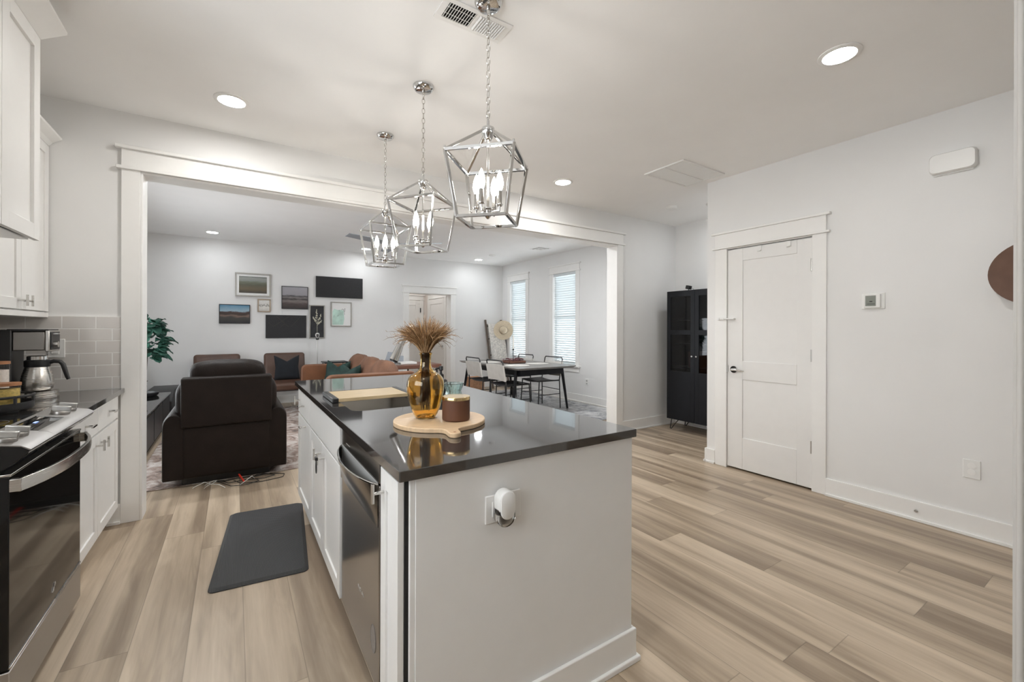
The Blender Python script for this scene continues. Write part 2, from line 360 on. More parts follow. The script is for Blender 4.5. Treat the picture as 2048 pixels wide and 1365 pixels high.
# ------------------------------------------------------------------ mesh builder
class G:
    def __init__(s): s.bm = bmesh.new()
    def face(s, pts):
        vs = [s.bm.verts.new(p) for p in pts]
        try: return s.bm.faces.new(vs)
        except ValueError: return None
    def box(s, x0, x1, y0, y1, z0, z1, M=None):
        c = [(x0, y0, z0), (x1, y0, z0), (x1, y1, z0), (x0, y1, z0), (x0, y0, z1), (x1, y0, z1), (x1, y1, z1), (x0, y1, z1)]
        if M is not None: c = [M @ Vector(p) for p in c]
        v = [s.bm.verts.new(p) for p in c]
        for f in ((0, 3, 2, 1), (4, 5, 6, 7), (0, 1, 5, 4), (1, 2, 6, 5), (2, 3, 7, 6), (3, 0, 4, 7)):
            s.bm.faces.new([v[i] for i in f])
        return s
    def rings(s, rings, closed_ring=True, cap=True, loop=False):
        V = [[s.bm.verts.new(p) for p in r] for r in rings]
        n = len(V[0]); m = len(V)
        for i in range(m if loop else m - 1):
            a, b = V[i], V[(i + 1) % m]
            for j in range(n if closed_ring else n - 1):
                k = (j + 1) % n
                try: s.bm.faces.new((a[j], a[k], b[k], b[j]))
                except ValueError: pass
        if cap and closed_ring and not loop:
            try: s.bm.faces.new(list(reversed(V[0]))); s.bm.faces.new(V[-1])
            except ValueError: pass
        return s
    def lathe(s, prof, c=(0, 0, 0), seg=32, M=None, rib=None):
        R = []
        for r, z in prof:
            ring = []
            for i in range(seg):
                a = 2 * PI * i / seg
                rr = r if rib is None else r * (1 + rib(a, z))
                p = Vector((rr * math.cos(a), rr * math.sin(a), z))
                if M is not None: p = M @ p
                ring.append((p[0] + c[0], p[1] + c[1], p[2] + c[2]))
            R.append(ring)
        return s.rings(R)
    def cyl(s, a, b, r, r2=None, seg=20):
        a, b = Vector(a), Vector(b); d = (b - a)
        q = Vector((0, 0, 1)).rotation_difference(d.normalized()).to_matrix()
        r2 = r if r2 is None else r2
        R = []
        for p, rr in ((a, r), (b, r2)):
            R.append([p + q @ Vector((rr * math.cos(2 * PI * i / seg), rr * math.sin(2 * PI * i / seg), 0)) for i in range(seg)])
        return s.rings(R)
    def tube(s, pts, r, seg=8, loop=False, flat=None):
        pts = [Vector(p) for p in pts]; n = len(pts); R = []; up = None
        for i, p in enumerate(pts):
            if loop: t = (pts[(i + 1) % n] - pts[i - 1])
            else: t = pts[min(i + 1, n - 1)] - pts[max(i - 1, 0)]
            t.normalize()
            if up is None:
                up = Vector((0, 0, 1)) if abs(t.z) < 0.9 else Vector((1, 0, 0))
            x = t.cross(up)
            if x.length < 1e-6: up = Vector((0, 1, 0)); x = t.cross(up)
            x.normalize(); y = x.cross(t).normalized(); up = y
            rr = r[i] if isinstance(r, (list, tuple)) else r
            ring = []
            for k in range(seg):
                a = 2 * PI * (k + 0.5) / seg
                ry = rr if flat is None else rr * flat
                ring.append(p + x * rr * math.cos(a) + y * ry * math.sin(a))
            R.append(ring)
        return s.rings(R, loop=loop)
    def bar(s, a, b, w):            # square bar
        return s.tube([a, b], w * 0.7071, seg=4)
    def prism(s, poly, axis, a, b):
        def P(u, v, t):
            return {'x': (t, u, v), 'y': (u, t, v), 'z': (u, v, t)}[axis]
        return s.rings([[P(u, v, a) for u, v in poly], [P(u, v, b) for u, v in poly]])
    def cushion(s, c, size, n=2.6, seg=20, M=None, wrinkle=0.0, seed=0):
        rnd = random.Random(seed); ph = [rnd.uniform(0, 6.28) for _ in range(6)]
        def sp(v, e): return math.copysign(abs(v) ** (2 / e), v)
        R = []
        for i in range(seg + 1):
            t = -PI / 2 + PI * i / seg
            ring = []
            for j in range(seg * 2):
                a = 2 * PI * j / (seg * 2)
                ct = sp(math.cos(t), n)
                p = Vector((sp(math.cos(a), n) * ct, sp(math.sin(a), n) * ct, sp(math.sin(t), n)))
                if wrinkle:
                    k = 1 + wrinkle * (math.sin(9 * p.x + 4 * p.z + ph[0]) * 0.5 + math.sin(15 * p.x - 6 * p.y + 5 * p.z + ph[1]) * 0.3 + math.sin(23 * p.y + 11 * p.z + ph[2]) * 0.2)
                    p = p * k
                p = Vector((p.x * size[0] / 2, p.y * size[1] / 2, p.z * size[2] / 2))
                if M is not None: p = M @ p
                ring.append(p + Vector(c))
            R.append(ring)
        return s.rings(R, cap=True)
    def sheet(s, grid, th):
        """closed slab from a grid of points, thickness th along the local normal"""
        m, n = len(grid), len(grid[0])
        def nor(i, j):
            a = Vector(grid[min(i + 1, m - 1)][j]) - Vector(grid[max(i - 1, 0)][j])
            b = Vector(grid[i][min(j + 1, n - 1)]) - Vector(grid[i][max(j - 1, 0)])
            c = a.cross(b); return c.normalized() if c.length > 1e-9 else Vector((0, 0, 1))
        A = [[s.bm.verts.new(grid[i][j]) for j in range(n)] for i in range(m)]
        B = [[s.bm.verts.new(Vector(grid[i][j]) + nor(i, j) * th) for j in range(n)] for i in range(m)]
        for i in range(m - 1):
            for j in range(n - 1):
                s.bm.faces.new((A[i][j], A[i + 1][j], A[i + 1][j + 1], A[i][j + 1]))
                s.bm.faces.new((B[i][j], B[i][j + 1], B[i + 1][j + 1], B[i + 1][j]))
        for i in range(m - 1):
            s.bm.faces.new((A[i][0], B[i][0], B[i + 1][0], A[i + 1][0]))
            s.bm.faces.new((A[i][-1], A[i + 1][-1], B[i + 1][-1], B[i][-1]))
        for j in range(n - 1):
            s.bm.faces.new((A[0][j], A[0][j + 1], B[0][j + 1], B[0][j]))
            s.bm.faces.new((A[-1][j], B[-1][j], B[-1][j + 1], A[-1][j + 1]))
        return s
    def torus(s, c, R, r, axis='z', seg=32, rs=8, sy=1.0):
        pts = []
        for i in range(seg):
            a = 2 * PI * i / seg; u, v = R * math.cos(a), R * sy * math.sin(a)
            pts.append({'z': (c[0] + u, c[1] + v, c[2]), 'x': (c[0], c[1] + u, c[2] + v), 'y': (c[0] + u, c[1], c[2] + v)}[axis])
        return s.tube(pts, r, rs, loop=True)
    def build(s, name, m, parent=None, bevel=0.0, bseg=2, smooth=True, angle=40, kind=None, label=None, subsurf=0):
        bm = s.bm
        bmesh.ops.recalc_face_normals(bm, faces=bm.faces[:])
        if parent is None:
            xs = [v.co for v in bm.verts]
            off = Vector(((min(p.x for p in xs) + max(p.x for p in xs)) / 2, (min(p.y for p in xs) + max(p.y for p in xs)) / 2, min(p.z for p in xs)))
        else:
            off = Vector((0, 0, 0)); q = parent
            while q is not None: off += q.location; q = q.parent
        bmesh.ops.translate(bm, verts=bm.verts[:], vec=-off)
        me = bpy.data.meshes.new(name); bm.to_mesh(me); bm.free()
        me.materials.append(MT[m] if isinstance(m, str) else m)
        if smooth:
            me.polygons.foreach_set('use_smooth', [True] * len(me.polygons))
            me.set_sharp_from_angle(angle=math.radians(angle))
        o = bpy.data.objects.new(name, me); col.objects.link(o)
        if parent is None: o.location = off
        else: o.parent = parent
        if bevel:
            b = o.modifiers.new('bevel', 'BEVEL'); b.width = bevel; b.segments = bseg; b.limit_method = 'ANGLE'; b.angle_limit = math.radians(50); b.harden_normals = False
        if subsurf:
            b = o.modifiers.new('sub', 'SUBSURF'); b.levels = subsurf; b.render_levels = subsurf
        if kind: o['kind'] = kind
        if label: o['label'] = label
        return o
def thing(name, label, cat, loc=(0, 0, 0), group=None):
    o = bpy.data.objects.new(name, None); col.objects.link(o)
    o.location = loc; o.empty_display_size = 0.05
    o['label'] = label; o['category'] = cat
    if group: o['group'] = group
    return o
def tag(o, label, cat, group=None, kind=None):
    o['label'] = label; o['category'] = cat
    if group: o['group'] = group
    if kind: o['kind'] = kind
    return o
def copy_tree(o, parent=None, label=None, loc=None, rz=None):
    c = o.copy(); col.objects.link(c); c.parent = parent
    if label: c['label'] = label
    if loc is not None: c.location = loc
    if rz is not None: c.rotation_euler = (0, 0, rz)
    for ch in list(o.children): copy_tree(ch, c)
    return c
def struct(g, name, m, label, cat, **k):
    o = g.build(name, m, kind='structure', **k); o['label'] = label; o['category'] = cat
    return o
def Rz(a): return Matrix.Rotation(a, 3, 'Z')
def Rx(a): return Matrix.Rotation(a, 3, 'X')
def Ry(a): return Matrix.Rotation(a, 3, 'Y')
# ================================================================== THE SETTING
H = 2.743
XL, XR, XA = -1.29, 3.92, 5.19       # left wall, wall with the door, alcove and window wall
YO, YO2, YF = 3.82, 3.955, 8.45       # opening wall front and back, far wall
struct(G().box(-1.6, 5.5, -3.2, 10.6, -0.1, 0), 'floor', 'floor', 'oak look plank floor running through both rooms', 'floor', smooth=False)
struct(G().box(-1.6, 5.5, -3.2, 10.6, H, H + 0.12), 'ceiling', 'ceil', 'white flat ceiling over kitchen and living room', 'ceiling', smooth=False)
LW = (4.9, 7.2, 0.5, 1.65)      # added living room side window, out of view, for daylight
KW = (-0.5, 1.8, 1.15, 2.3)  # added kitchen window, never in view, lets in daylight
struct(G().box(XL - 0.12, XL, -3.0, KW[0], 0, H).box(XL - 0.12, XL, KW[0], KW[1], 0, KW[2]).box(XL - 0.12, XL, KW[0], KW[1], KW[3], H).box(XL - 0.12, XL, KW[1], LW[0], 0, H).box(XL - 0.12, XL, LW[1], YF, 0, H).box(XL - 0.12, XL, LW[0], LW[1], 0, LW[2]).box(XL - 0.12, XL, LW[0], LW[1], LW[3], H), 'wall_left', 'wall', 'white wall behind the range and the media console', 'wall', smooth=False)
struct(G().box(XL, -0.535, YO, YO2, 0, H).box(4.026, XA, YO, YO2, 0, H).box(-0.535, 4.026, YO, YO2, 2.357, H),
       'wall_back', 'wall', 'white kitchen wall with the wide cased opening', 'wall', smooth=False)
struct(G().box(XR, 4.04, 2.32, 2.52, 0, H).box(XR, 4.04, -3.0, 1.595, 0, H).box(XR, 4.04, 1.595, 2.32, 2.065, H).box(4.04, XA, 2.40, 2.52, 0, H).box(4.04, XA, 1.30, 1.40, 0, H),
       'wall_right', 'wall', 'white wall holding the panelled door', 'wall', smooth=False)
# alcove + living window wall with two window holes
W1 = (7.49, 8.10, 0.66, 2.345); W2 = (5.905, 6.56, 0.64, 2.355)
g = G()
ys = [1.30, W2[0], W2[1], W1[0], W1[1], YF + 0.12]
g.box(XA, XA + 0.14, ys[0], ys[1], 0, H).box(XA, XA + 0.14, ys[2], ys[3], 0, H).box(XA, XA + 0.14, ys[4], ys[5], 0, H)
for a in (W1, W2):
    g.box(XA, XA + 0.14, a[0], a[1], 0, a[2]).box(XA, XA + 0.14, a[0], a[1], a[3], H)
struct(g, 'wall_window', 'wall', 'white wall with two tall windows beside the dining table', 'wall', smooth=False)
DX0, DX1 = 2.96, 3.90
struct(G().box(XL, DX0, YF, YF + 0.13, 0, H).box(DX1, XA, YF, YF + 0.13, 0, H).box(DX0, DX1, YF, YF + 0.13, 2.03, H),
       'wall_far', 'wall', 'white living room wall with the picture gallery', 'wall', smooth=False)
struct(G().box(2.3, 4.12, 10.2, 10.3, 0, H).box(4.02, 4.12, YF + 0.13, 10.2, 0, H).box(2.2, 2.3, YF + 0.13, 10.3, 0, H),
       'wall_hall', 'hallwall', 'pale hall walls seen through the far doorway', 'wall', smooth=False)
# short wall end close to the camera on the right, its shade put into the colour
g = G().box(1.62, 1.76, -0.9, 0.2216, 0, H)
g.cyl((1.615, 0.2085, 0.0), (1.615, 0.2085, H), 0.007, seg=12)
struct(g, 'wall_near', 'greige', 'wall end at the right edge, coloured for shade, with a rounded corner bead', 'wall', smooth=True)

struct(G().box(-1.6, 4.04, -3.12, -3.0, 0, H), 'wall_front', 'wall', 'white kitchen wall behind the camera', 'wall', smooth=False)
# casings
def cased_head(g, a0, a1, zs, axis, face, out, over=0.035):
    """craftsman head: fillet, board, cap. axis 'x' runs along x on a face y=face, out is the sign of the outward direction"""
    def b(u0, u1, d, z0, z1):
        lo, hi = sorted((face, face + out * d))
        if axis == 'x': g.box(u0, u1, lo, hi, z0, z1)
        else: g.box(lo, hi, u0, u1, z0, z1)
    b(a0 - 0.025, a1 + 0.025, over, zs[0], zs[1])
    b(a0, a1, 0.022, zs[1], zs[2])
    b(a0 - 0.03, a1 + 0.03, over + 0.008, zs[2], zs[3])
g = G()
g.box(-0.632, -0.535, YO - 0.02, YO, 0, 2.357).box(4.026, 4.125, YO - 0.02, YO, 0, 2.357)
g.box(-0.535, -0.521, YO - 0.02, YO2 + 0.02, 0, 2.342).box(4.012, 4.026, YO - 0.02, YO2 + 0.02, 0, 2.342)
g.box(-0.535, 4.026, YO - 0.012, YO2 + 0.02, 2.342, 2.356)
cased_head(g, -0.632, 4.125, (2.357, 2.378, 2.492, 2.514), 'x', YO, -1)
struct(g, 'trim_1', 'trim', 'white craftsman casing around the wide opening', 'trim', bevel=0.002)
g = G()
g.box(XR - 0.014, XR, 2.315, 2.43, 0, 2.065).box(XR - 0.014, XR, 1.50, 1.60, 0, 2.065)
g.box(XR, 4.04, 2.315, 2.33, 0, 2.058).box(XR, 4.04, 1.585, 1.60, 0, 2.058).box(XR, 4.04, 1.585, 2.33, 2.058, 2.073).box(3.966, 3.99, 1.59, 1.625, 0, 2.06).box(3.966, 3.99, 2.295, 2.33, 0, 2.06).box(3.966, 3.99, 1.59, 2.33, 2.035, 2.06)
cased_head(g, 1.50, 2.43, (2.066, 2.083, 2.205, 2.224), 'y', XR, -1, 0.03)
struct(g, 'trim_2', 'trim', 'white craftsman casing around the panelled door', 'trim', bevel=0.002)
g = G()
g.box(2.845, DX0, YF - 0.02, YF, 0, 2.03).box(DX1, 3.995, YF - 0.02, YF, 0, 2.03)
g.box(DX0, DX0 + 0.014, YF - 0.02, YF + 0.2, 0, 2.02).box(DX1 - 0.014, DX1, YF - 0.02, YF + 0.2, 0, 2.02).box(DX0, DX1, YF - 0.018, YF + 0.2, 2.02, 2.03)
cased_head(g, 2.845, 3.995, (2.03, 2.048, 2.165, 2.185), 'x', YF, -1, 0.03)
struct(g, 'trim_3', 'trim', 'white craftsman casing around the far hall doorway', 'trim', bevel=0.002)

# baseboards with shoe moulding
def base(name, runs, label):
    g = G()
    for ax, face, out, a, b in runs:
        for d, z0, z1 in ((0.016, 0, 0.133), (0.03, 0, 0.018)):
            lo, hi = sorted((face, face + out * d))
            if ax == 'x': g.box(a, b, lo, hi, z0, z1)
            else: g.box(lo, hi, a, b, z0, z1)
    struct(g, name, 'trim', label, 'baseboard', bevel=0.002)
base('baseboard_right', [('y', XR, -1, -3.0, 1.50), ('y', XR, -1, 2.43, 2.52), ('x', 2.52, 1, XR - 0.016, XA)], 'white baseboard along the wall with the panelled door')
base('baseboard_back', [('x', YO, -1, 4.125, XA), ('x', YO, -1, -0.70, -0.632), ('y', XA, -1, 2.52, YO)], 'white baseboard around the alcove with the black cabinet')
base('baseboard_far', [('x', YF, -1, XL, 2.845), ('x', YF, -1, 3.995, XA)], 'white baseboard under the picture gallery')
base('baseboard_window', [('y', XA, -1, YO2, YF)], 'white baseboard under the two windows')

# windows
def window(n, a, label):
    y0, y1, z0, z1 = a
    g = G()
    x0, x1 = XA + 0.06, XA + 0.10
    for u, v, p, q in ((y0, y0 + 0.04, z0, z1), (y1 - 0.04, y1, z0, z1), (y0 + 0.04, y1 - 0.04, z0, z0 + 0.04), (y0 + 0.04, y1 - 0.04, z1 - 0.04, z1), (y0 + 0.04, y1 - 0.04, (z0 + z1) / 2 - 0.02, (z0 + z1) / 2 + 0.02)):
        g.box(x0, x1, u, v, p, q)
    f = struct(g, 'window_%d' % n, 'trim', label, 'window', bevel=0.002)
    G().box(XA + 0.078, XA + 0.082, y0 + 0.03, y1 - 0.03, z0 + 0.03, z1 - 0.03).build('pane', 'pane', f, smooth=False)
    g = G()
    g.box(XA - 0.02, XA, y0 - 0.10, y0, z0, z1).box(XA - 0.02, XA, y1, y1 + 0.10, z0, z1)
    g.box(XA + 0.001, XA + 0.06, y0 - 0.012, y0 + 0.002, z0, z1).box(XA + 0.001, XA + 0.06, y1 - 0.002, y1 + 0.012, z0, z1)
    cased_head(g, y0 - 0.10, y1 + 0.10, (z1, z1 + 0.02, z1 + 0.13, z1 + 0.15), 'y', XA, -1, 0.03)
    g.build('window_casing', 'trim', f, bevel=0.002)
    G().box(XA - 0.06, XA + 0.06, y0 - 0.13, y1 + 0.13, z0 - 0.028, z0).box(XA - 0.02, XA, y0 - 0.10, y1 + 0.10, z0 - 0.12, z0 - 0.028).build('window_sill', 'trim', f, bevel=0.003)
    return f
window(1, W1, 'tall white framed window nearest the far corner')
window(2, W2, 'tall white framed window nearest the wide opening')
def added_side_window(n, a, label):
    y0, y1, z0, z1 = a
    g = G(); x0, x1 = XL - 0.09, XL - 0.05; ym = (y0 + y1) / 2
    for u, v, p, q in ((y0, y0 + 0.04, z0, z1), (y1 - 0.04, y1, z0, z1), (y0 + 0.04, y1 - 0.04, z0, z0 + 0.04), (y0 + 0.04, y1 - 0.04, z1 - 0.04, z1), (ym - 0.025, ym + 0.025, z0 + 0.04, z1 - 0.04)):
        g.box(x0, x1, u, v, p, q)
    f = struct(g, 'window_%d' % n, 'trim', label, 'window', bevel=0.002)
    G().box(XL - 0.072, XL - 0.068, y0 + 0.03, y1 - 0.03, z0 + 0.03, z1 - 0.03).build('pane', 'pane', f, smooth=False)
    g = G().box(XL, XL + 0.02, y0 - 0.09, y0, z0 - 0.09, z1 + 0.09).box(XL, XL + 0.02, y1, y1 + 0.09, z0 - 0.09, z1 + 0.09).box(XL, XL + 0.02, y0, y1, z1, z1 + 0.09).box(XL, XL + 0.05, y0, y1, z0 - 0.03, z0)
    g.build('window_casing', 'trim', f, bevel=0.002)
added_side_window(3, KW, 'added unseen white framed window on the kitchen left wall')
added_side_window(4, LW, 'added unseen white framed window on the living room left wall')
def blind(a, label):
    y0, y1, z0, z1 = a; y0 += 0.006; y1 -= 0.006
    xc = XA + 0.028
    t = thing('window_blind', label, 'blind', (xc, (y0 + y1) / 2, z0 + 0.004), 'white slatted window blinds')
    G().box(xc - 0.03, xc + 0.026, y0, y1, z1 - 0.055, z1 - 0.002).build('headrail', 'blind', t, bevel=0.003)
    g = G(); n = int((z1 - z0 - 0.09) / 0.0425) + 1
    for i in range(n):
        z = z0 + 0.045 + i * 0.0425
        M = Matrix.Translation((xc, 0, z)) @ Matrix.Rotation(math.radians(52), 4, 'Y')
        g.sheet([[M @ Vector((-0.0245 + 0.049 * q / 6, y, 0.0055 * (1 - (q / 3 - 1) ** 2))) for y in (y0, y1)] for q in range(7)], 0.0016)
    g.build('slats', 'blind', t, angle=50)
    G().box(xc - 0.025, xc + 0.022, y0, y1, z0 + 0.004, z0 + 0.022).build('bottom_rail', 'blind', t, bevel=0.002)
    g = G()
    for u in (y0 + 0.08, y1 - 0.08): g.cyl((xc - 0.027, u, z0 + 0.01), (xc - 0.027, u, z1 - 0.05), 0.0012, seg=6)
    g.build('ladder_cord', 'whitecord', t)
    G().cyl((xc - 0.034, y1 - 0.06, z1 - 0.06), (xc - 0.034, y1 - 0.06, z1 - 0.68), 0.0035, seg=8).build('tilt_wand', 'greyplastic', t)
blind(W1, 'white slatted blind in the window nearest the far corner')
blind(W2, 'white slatted blind in the window nearest the wide opening')

# doors ------------------------------------------------------------
def panel_door(g, face, out, a0, a1, z0, z1, panels, axis, th=0.035, rec=0.008):
    """slab with recessed panels on the side the camera sees"""
    def b(u0, u1, d0, d1, p, q):
        lo, hi = sorted((face + out * -d1, face + out * -d0))
        if axis == 'y': g.box(lo, hi, u0, u1, p, q)
        else: g.box(u0, u1, lo, hi, p, q)
    b(a0, a1, rec, th, z0, z1)
    pu0, pu1 = panels[0][0], panels[0][1]
    b(a0, pu0, 0, rec, z0, z1); b(pu1, a1, 0, rec, z0, z1)
    zz = sorted([(p[2], p[3]) for p in panels])
    cur = z0
    for lo, hi in zz:
        b(pu0, pu1, 0, rec, cur, lo); cur = hi
    b(pu0, pu1, 0, rec, cur, z1)
g = G()
panel_door(g, 3.921, -1, 1.6025, 2.3125, 0.016, 2.046, [(1.716, 2.170, 0.305, 0.84), (1.716, 2.170, 1.01, 1.935)], 'y')
d1 = struct(g, 'door_1', 'door', 'white two panel door with a chrome lever', 'door', bevel=0.0025)
g = G().cyl((3.922, 2.248, 0.928), (3.910, 2.248, 0.928), 0.032, seg=28).cyl((3.915, 2.248, 0.928), (3.875, 2.248, 0.928), 0.011)
g.tube([(3.880, 2.250, 0.928), (3.876, 2.225, 0.930), (3.876, 2.18, 0.925), (3.878, 2.135, 0.920)], [0.012, 0.011, 0.009, 0.007], 10)
g.build('door_lever', 'chrome', d1)
for z in (1.826, 1.09, 0.35):
    G().box(3.914, 3.926, 1.594, 1.612, z - 0.045, z + 0.045).cyl((3.912, 1.604, z - 0.05), (3.912, 1.604, z + 0.05), 0.007, seg=10).build('hinge', 'satin', d1)
G().box(3.911, 3.922, 2.306, 2.318, 0.90, 0.96).build('strike_plate', 'satin', d1)
g = G()
for y in (2.02, 1.78): g.box(3.912, 3.924, y - 0.018, y + 0.018, 2.0, 2.047).box(3.904, 3.914, y - 0.014, y + 0.014, 1.996, 2.006)
g.build('door_top_hook', 'whiteplastic', d1, bevel=0.003)
t = thing('door_latch', 'small white safety latch across the edge of the panelled door', 'latch', (3.92, 2.318, 1.40))
G().box(3.884, 3.90, 2.33, 2.40, 1.392, 1.410).cyl((3.902, 2.385, 1.401), (3.88, 2.385, 1.401), 0.013, seg=16).build('latch_base', 'whiteplastic', t, bevel=0.003)
G().box(3.886, 3.932, 2.235, 2.30, 1.395, 1.407).box(3.886, 3.896, 2.29, 2.34, 1.397, 1.405).build('latch_strap', 'whiteplastic', t, bevel=0.003)
# hall doors seen through the far doorway
g = G(); panel_door(g, 10.165, -1, 2.95, 3.86, 0.01, 1.99, [(3.07, 3.74, 0.25, 0.90), (3.07, 3.74, 1.05, 1.87)], 'x')
d2 = struct(g, 'door_2', 'door', 'white panelled hall door facing the doorway', 'door', bevel=0.003)
G().box(3.855, 3.875, 10.15, 10.17, 1.70, 1.81).build('hinge', 'blackmetal', d2)
g = G().box(2.86, 2.95, 10.17, 10.2, 0, 2.0).box(3.86, 3.95, 10.17, 10.2, 0, 2.0)
cased_head(g, 2.86, 3.95, (2.0, 2.015, 2.11, 2.13), 'x', 10.2, -1)
struct(g, 'trim_4', 'trim', 'white casing of the hall door facing the doorway', 'trim')
g = G(); panel_door(g, 3.985, -1, 9.02, 9.92, 0.01, 2.0, [(9.14, 9.80, 0.25, 0.85), (9.14, 9.80, 1.0, 1.88)], 'y')
d3 = struct(g, 'door_3', 'door', 'white panelled hall door on the right side wall', 'door', bevel=0.003)
G().cyl((3.985, 9.09, 0.90), (3.975, 9.09, 0.90), 0.03).cyl((3.98, 9.09, 0.90), (3.945, 9.09, 0.90), 0.01).tube([(3.945, 9.09, 0.90), (3.945, 9.2, 0.90)], 0.009).build('door_lever', 'satin', d3)
g = G().box(3.99, 4.02, 8.93, 9.02, 0, 2.01).box(3.99, 4.02, 9.92, 10.01, 0, 2.01)
cased_head(g, 8.93, 10.01, (2.01, 2.03, 2.13, 2.15), 'y', 4.02, -1)
struct(g, 'trim_5', 'trim', 'white casing of the hall door on the right side wall', 'trim')

# ceiling fittings -------------------------------------------------
def can(x, y, label, m='can', first=[None]):
    if first[0] is None or first[0][1] != m:
        t = thing('recessed_light', label, 'ceiling light', (x, y, H), 'recessed ceiling lights')
        prof = [(0.096, 0.0), (0.096, -0.004), (0.090, -0.008), (0.074, -0.009), (0.070, -0.002), (0.069, 0.0)]
        g = G(); g.lathe(prof, (x, y, H), 40); g.build('trim_ring', 'trim', t)
        g = G(); g.lathe([(0.0005, -0.006), (0.04, -0.0062), (0.0715, -0.005), (0.0715, -0.001), (0.0005, -0.001)], (x, y, H), 40); g.build('diffuser', m, t)
        first[0] = (t, m)
    else:
        copy_tree(first[0][0], None, label, (x, y, H))
can(-0.018, 3.255, 'recessed ceiling light above the left end of the wide opening')
can(2.659, 0.964, 'recessed ceiling light at the upper right, largest in view')
can(2.702, 3.271, 'recessed ceiling light over the right part of the wide opening')
can(-0.02, 0.95, 'added recessed ceiling light, unseen, on the range side of the kitchen')  # added lamp out of view, brightens the kitchen
can(4.62, 2.88, 'added recessed ceiling light in the alcove, unseen behind the door wall', 'candim')  # added lamp out of view, brightens the alcove
can(-0.279, 7.875, 'recessed ceiling light above the two brown lounge chairs', 'candim')
can(2.0, 7.978, 'recessed ceiling light seen through the farthest lantern', 'candim')
can(4.27, 7.907, 'recessed ceiling light near the far living room corner', 'candim')
can(-0.279, 5.0, 'added recessed ceiling light, unseen behind the opening header, left', 'canadded')  # this and the next two are added to brighten the living room
can(2.0, 4.75, 'added recessed ceiling light, unseen behind the opening header, centre', 'canadded')
can(3.4, 5.0, 'added recessed ceiling light, unseen behind the opening header, right', 'canadded')
can(3.3, 9.4, 'added recessed ceiling light, unseen in the hall past the doorway', 'can')  # added lamp out of view, lights the hall

def smoke(x, y, label):
    g = G(); g.lathe([(0.062, 0), (0.062, -0.012), (0.055, -0.028), (0.03, -0.034), (0.0005, -0.034)], (x, y, H), 32)
    tag(g.build('smoke_detector', 'whiteplastic'), label, 'smoke detector', 'smoke detectors')
smoke(4.32, 3.237, 'round white smoke detector on the kitchen ceiling by the alcove')
smoke(4.222, 7.248, 'round white smoke detector on the living room ceiling')

t = thing('ceiling_vent', 'white louvred supply vent beside the nearest lantern canopy', 'vent', (0.937, 1.79, H))
g = G()
x0, x1, y0, y1 = 0.765, 1.11, 1.715, 1.862
for a in ((x0, x1, y0, y0 + 0.025), (x0, x1, y1 - 0.025, y1), (x0, x0 + 0.03, y0 + 0.025, y1 - 0.025), (x1 - 0.03, x1, y0 + 0.025, y1 - 0.025), (0.93, 0.945, y0 + 0.025, y1 - 0.025)): g.box(*a, H - 0.006, H)
g.build('vent_frame', 'trim', t, bevel=0.001)
G().box(x0 + 0.02, x1 - 0.02, y0 + 0.02, y1 - 0.02, H - 0.0005, H + 0.02).build('duct', 'shadow', t)
g = G()
for k in range(11):
    x = x0 + 0.035 + k * 0.0125
    M = Matrix.Translation((x, 0, H - 0.006)) @ Matrix.Rotation(math.radians(40), 4, 'Y')
    g.box(-0.0008, 0.0008, y0 + 0.022, y1 - 0.022, -0.006, 0.006, M)
    x = 0.95 + k * 0.0122
    M = Matrix.Translation((x, 0, H - 0.006)) @ Matrix.Rotation(math.radians(-32), 4, 'Y')
    g.box(-0.0008, 0.0008, y0 + 0.022, y1 - 0.022, -0.0075, 0.0075, M)
for f in (0.36, 0.64): g.box(x0 + 0.02, 0.93, y0 + 0.147 * f, y0 + 0.147 * f + 0.002, H - 0.004, H - 0.002)
g.build('louvre', 'trim', t, smooth=False)
t = thing('return_grille', 'flat white hinged grille on the kitchen ceiling by the door wall', 'vent', (3.5, 2.47, H))
g = G(); x0, x1, y0, y1 = 3.19, 3.80, 2.27, 2.69
for a in ((x0, x1, y0, y0 + 0.02), (x0, x1, y1 - 0.02, y1), (x0, x0 + 0.02, y0 + 0.02, y1 - 0.02), (x1 - 0.02, x1, y0 + 0.02, y1 - 0.02), (x0 + 0.02, x1 - 0.02, 2.474, 2.484)): g.box(*a, H - 0.012, H)
g.build('grille_frame', 'trim', t, bevel=0.002)
g = G().box(x0 + 0.015, x1 - 0.015, y0 + 0.015, y1 - 0.015, H - 0.003, H)
for k in range(44):
    u = x0 + 0.026 + k * 0.0129; g.box(u, u + 0.006, y0 + 0.02, y1 - 0.02, H - 0.006, H - 0.003)
g.build('grille_louvre', 'trim', t, smooth=False)
t = thing('ceiling_vent', 'white square diffuser vent on the living room ceiling', 'vent', (4.62, 6.22, H))
g = G()
for k in range(3):
    r0, r1 = 0.14 - 0.045 * k, 0.115 - 0.045 * k
    z = H - 0.004 - 0.006 * k
    for a in ((-r0, r0, -r0, -r1), (-r0, r0, r1, r0), (-r0, -r1, -r1, r1), (r1, r0, -r1, r1)):
        g.box(4.62 + a[0], 4.62 + a[1], 6.22 + a[2], 6.22 + a[3], z, H)
g.build('diffuser_ring', 'trim', t, bevel=0.001)
G().box(4.62 - 0.12, 4.62 + 0.12, 6.1, 6.34, H - 0.001, H + 0.01).build('duct', 'shadow', t)

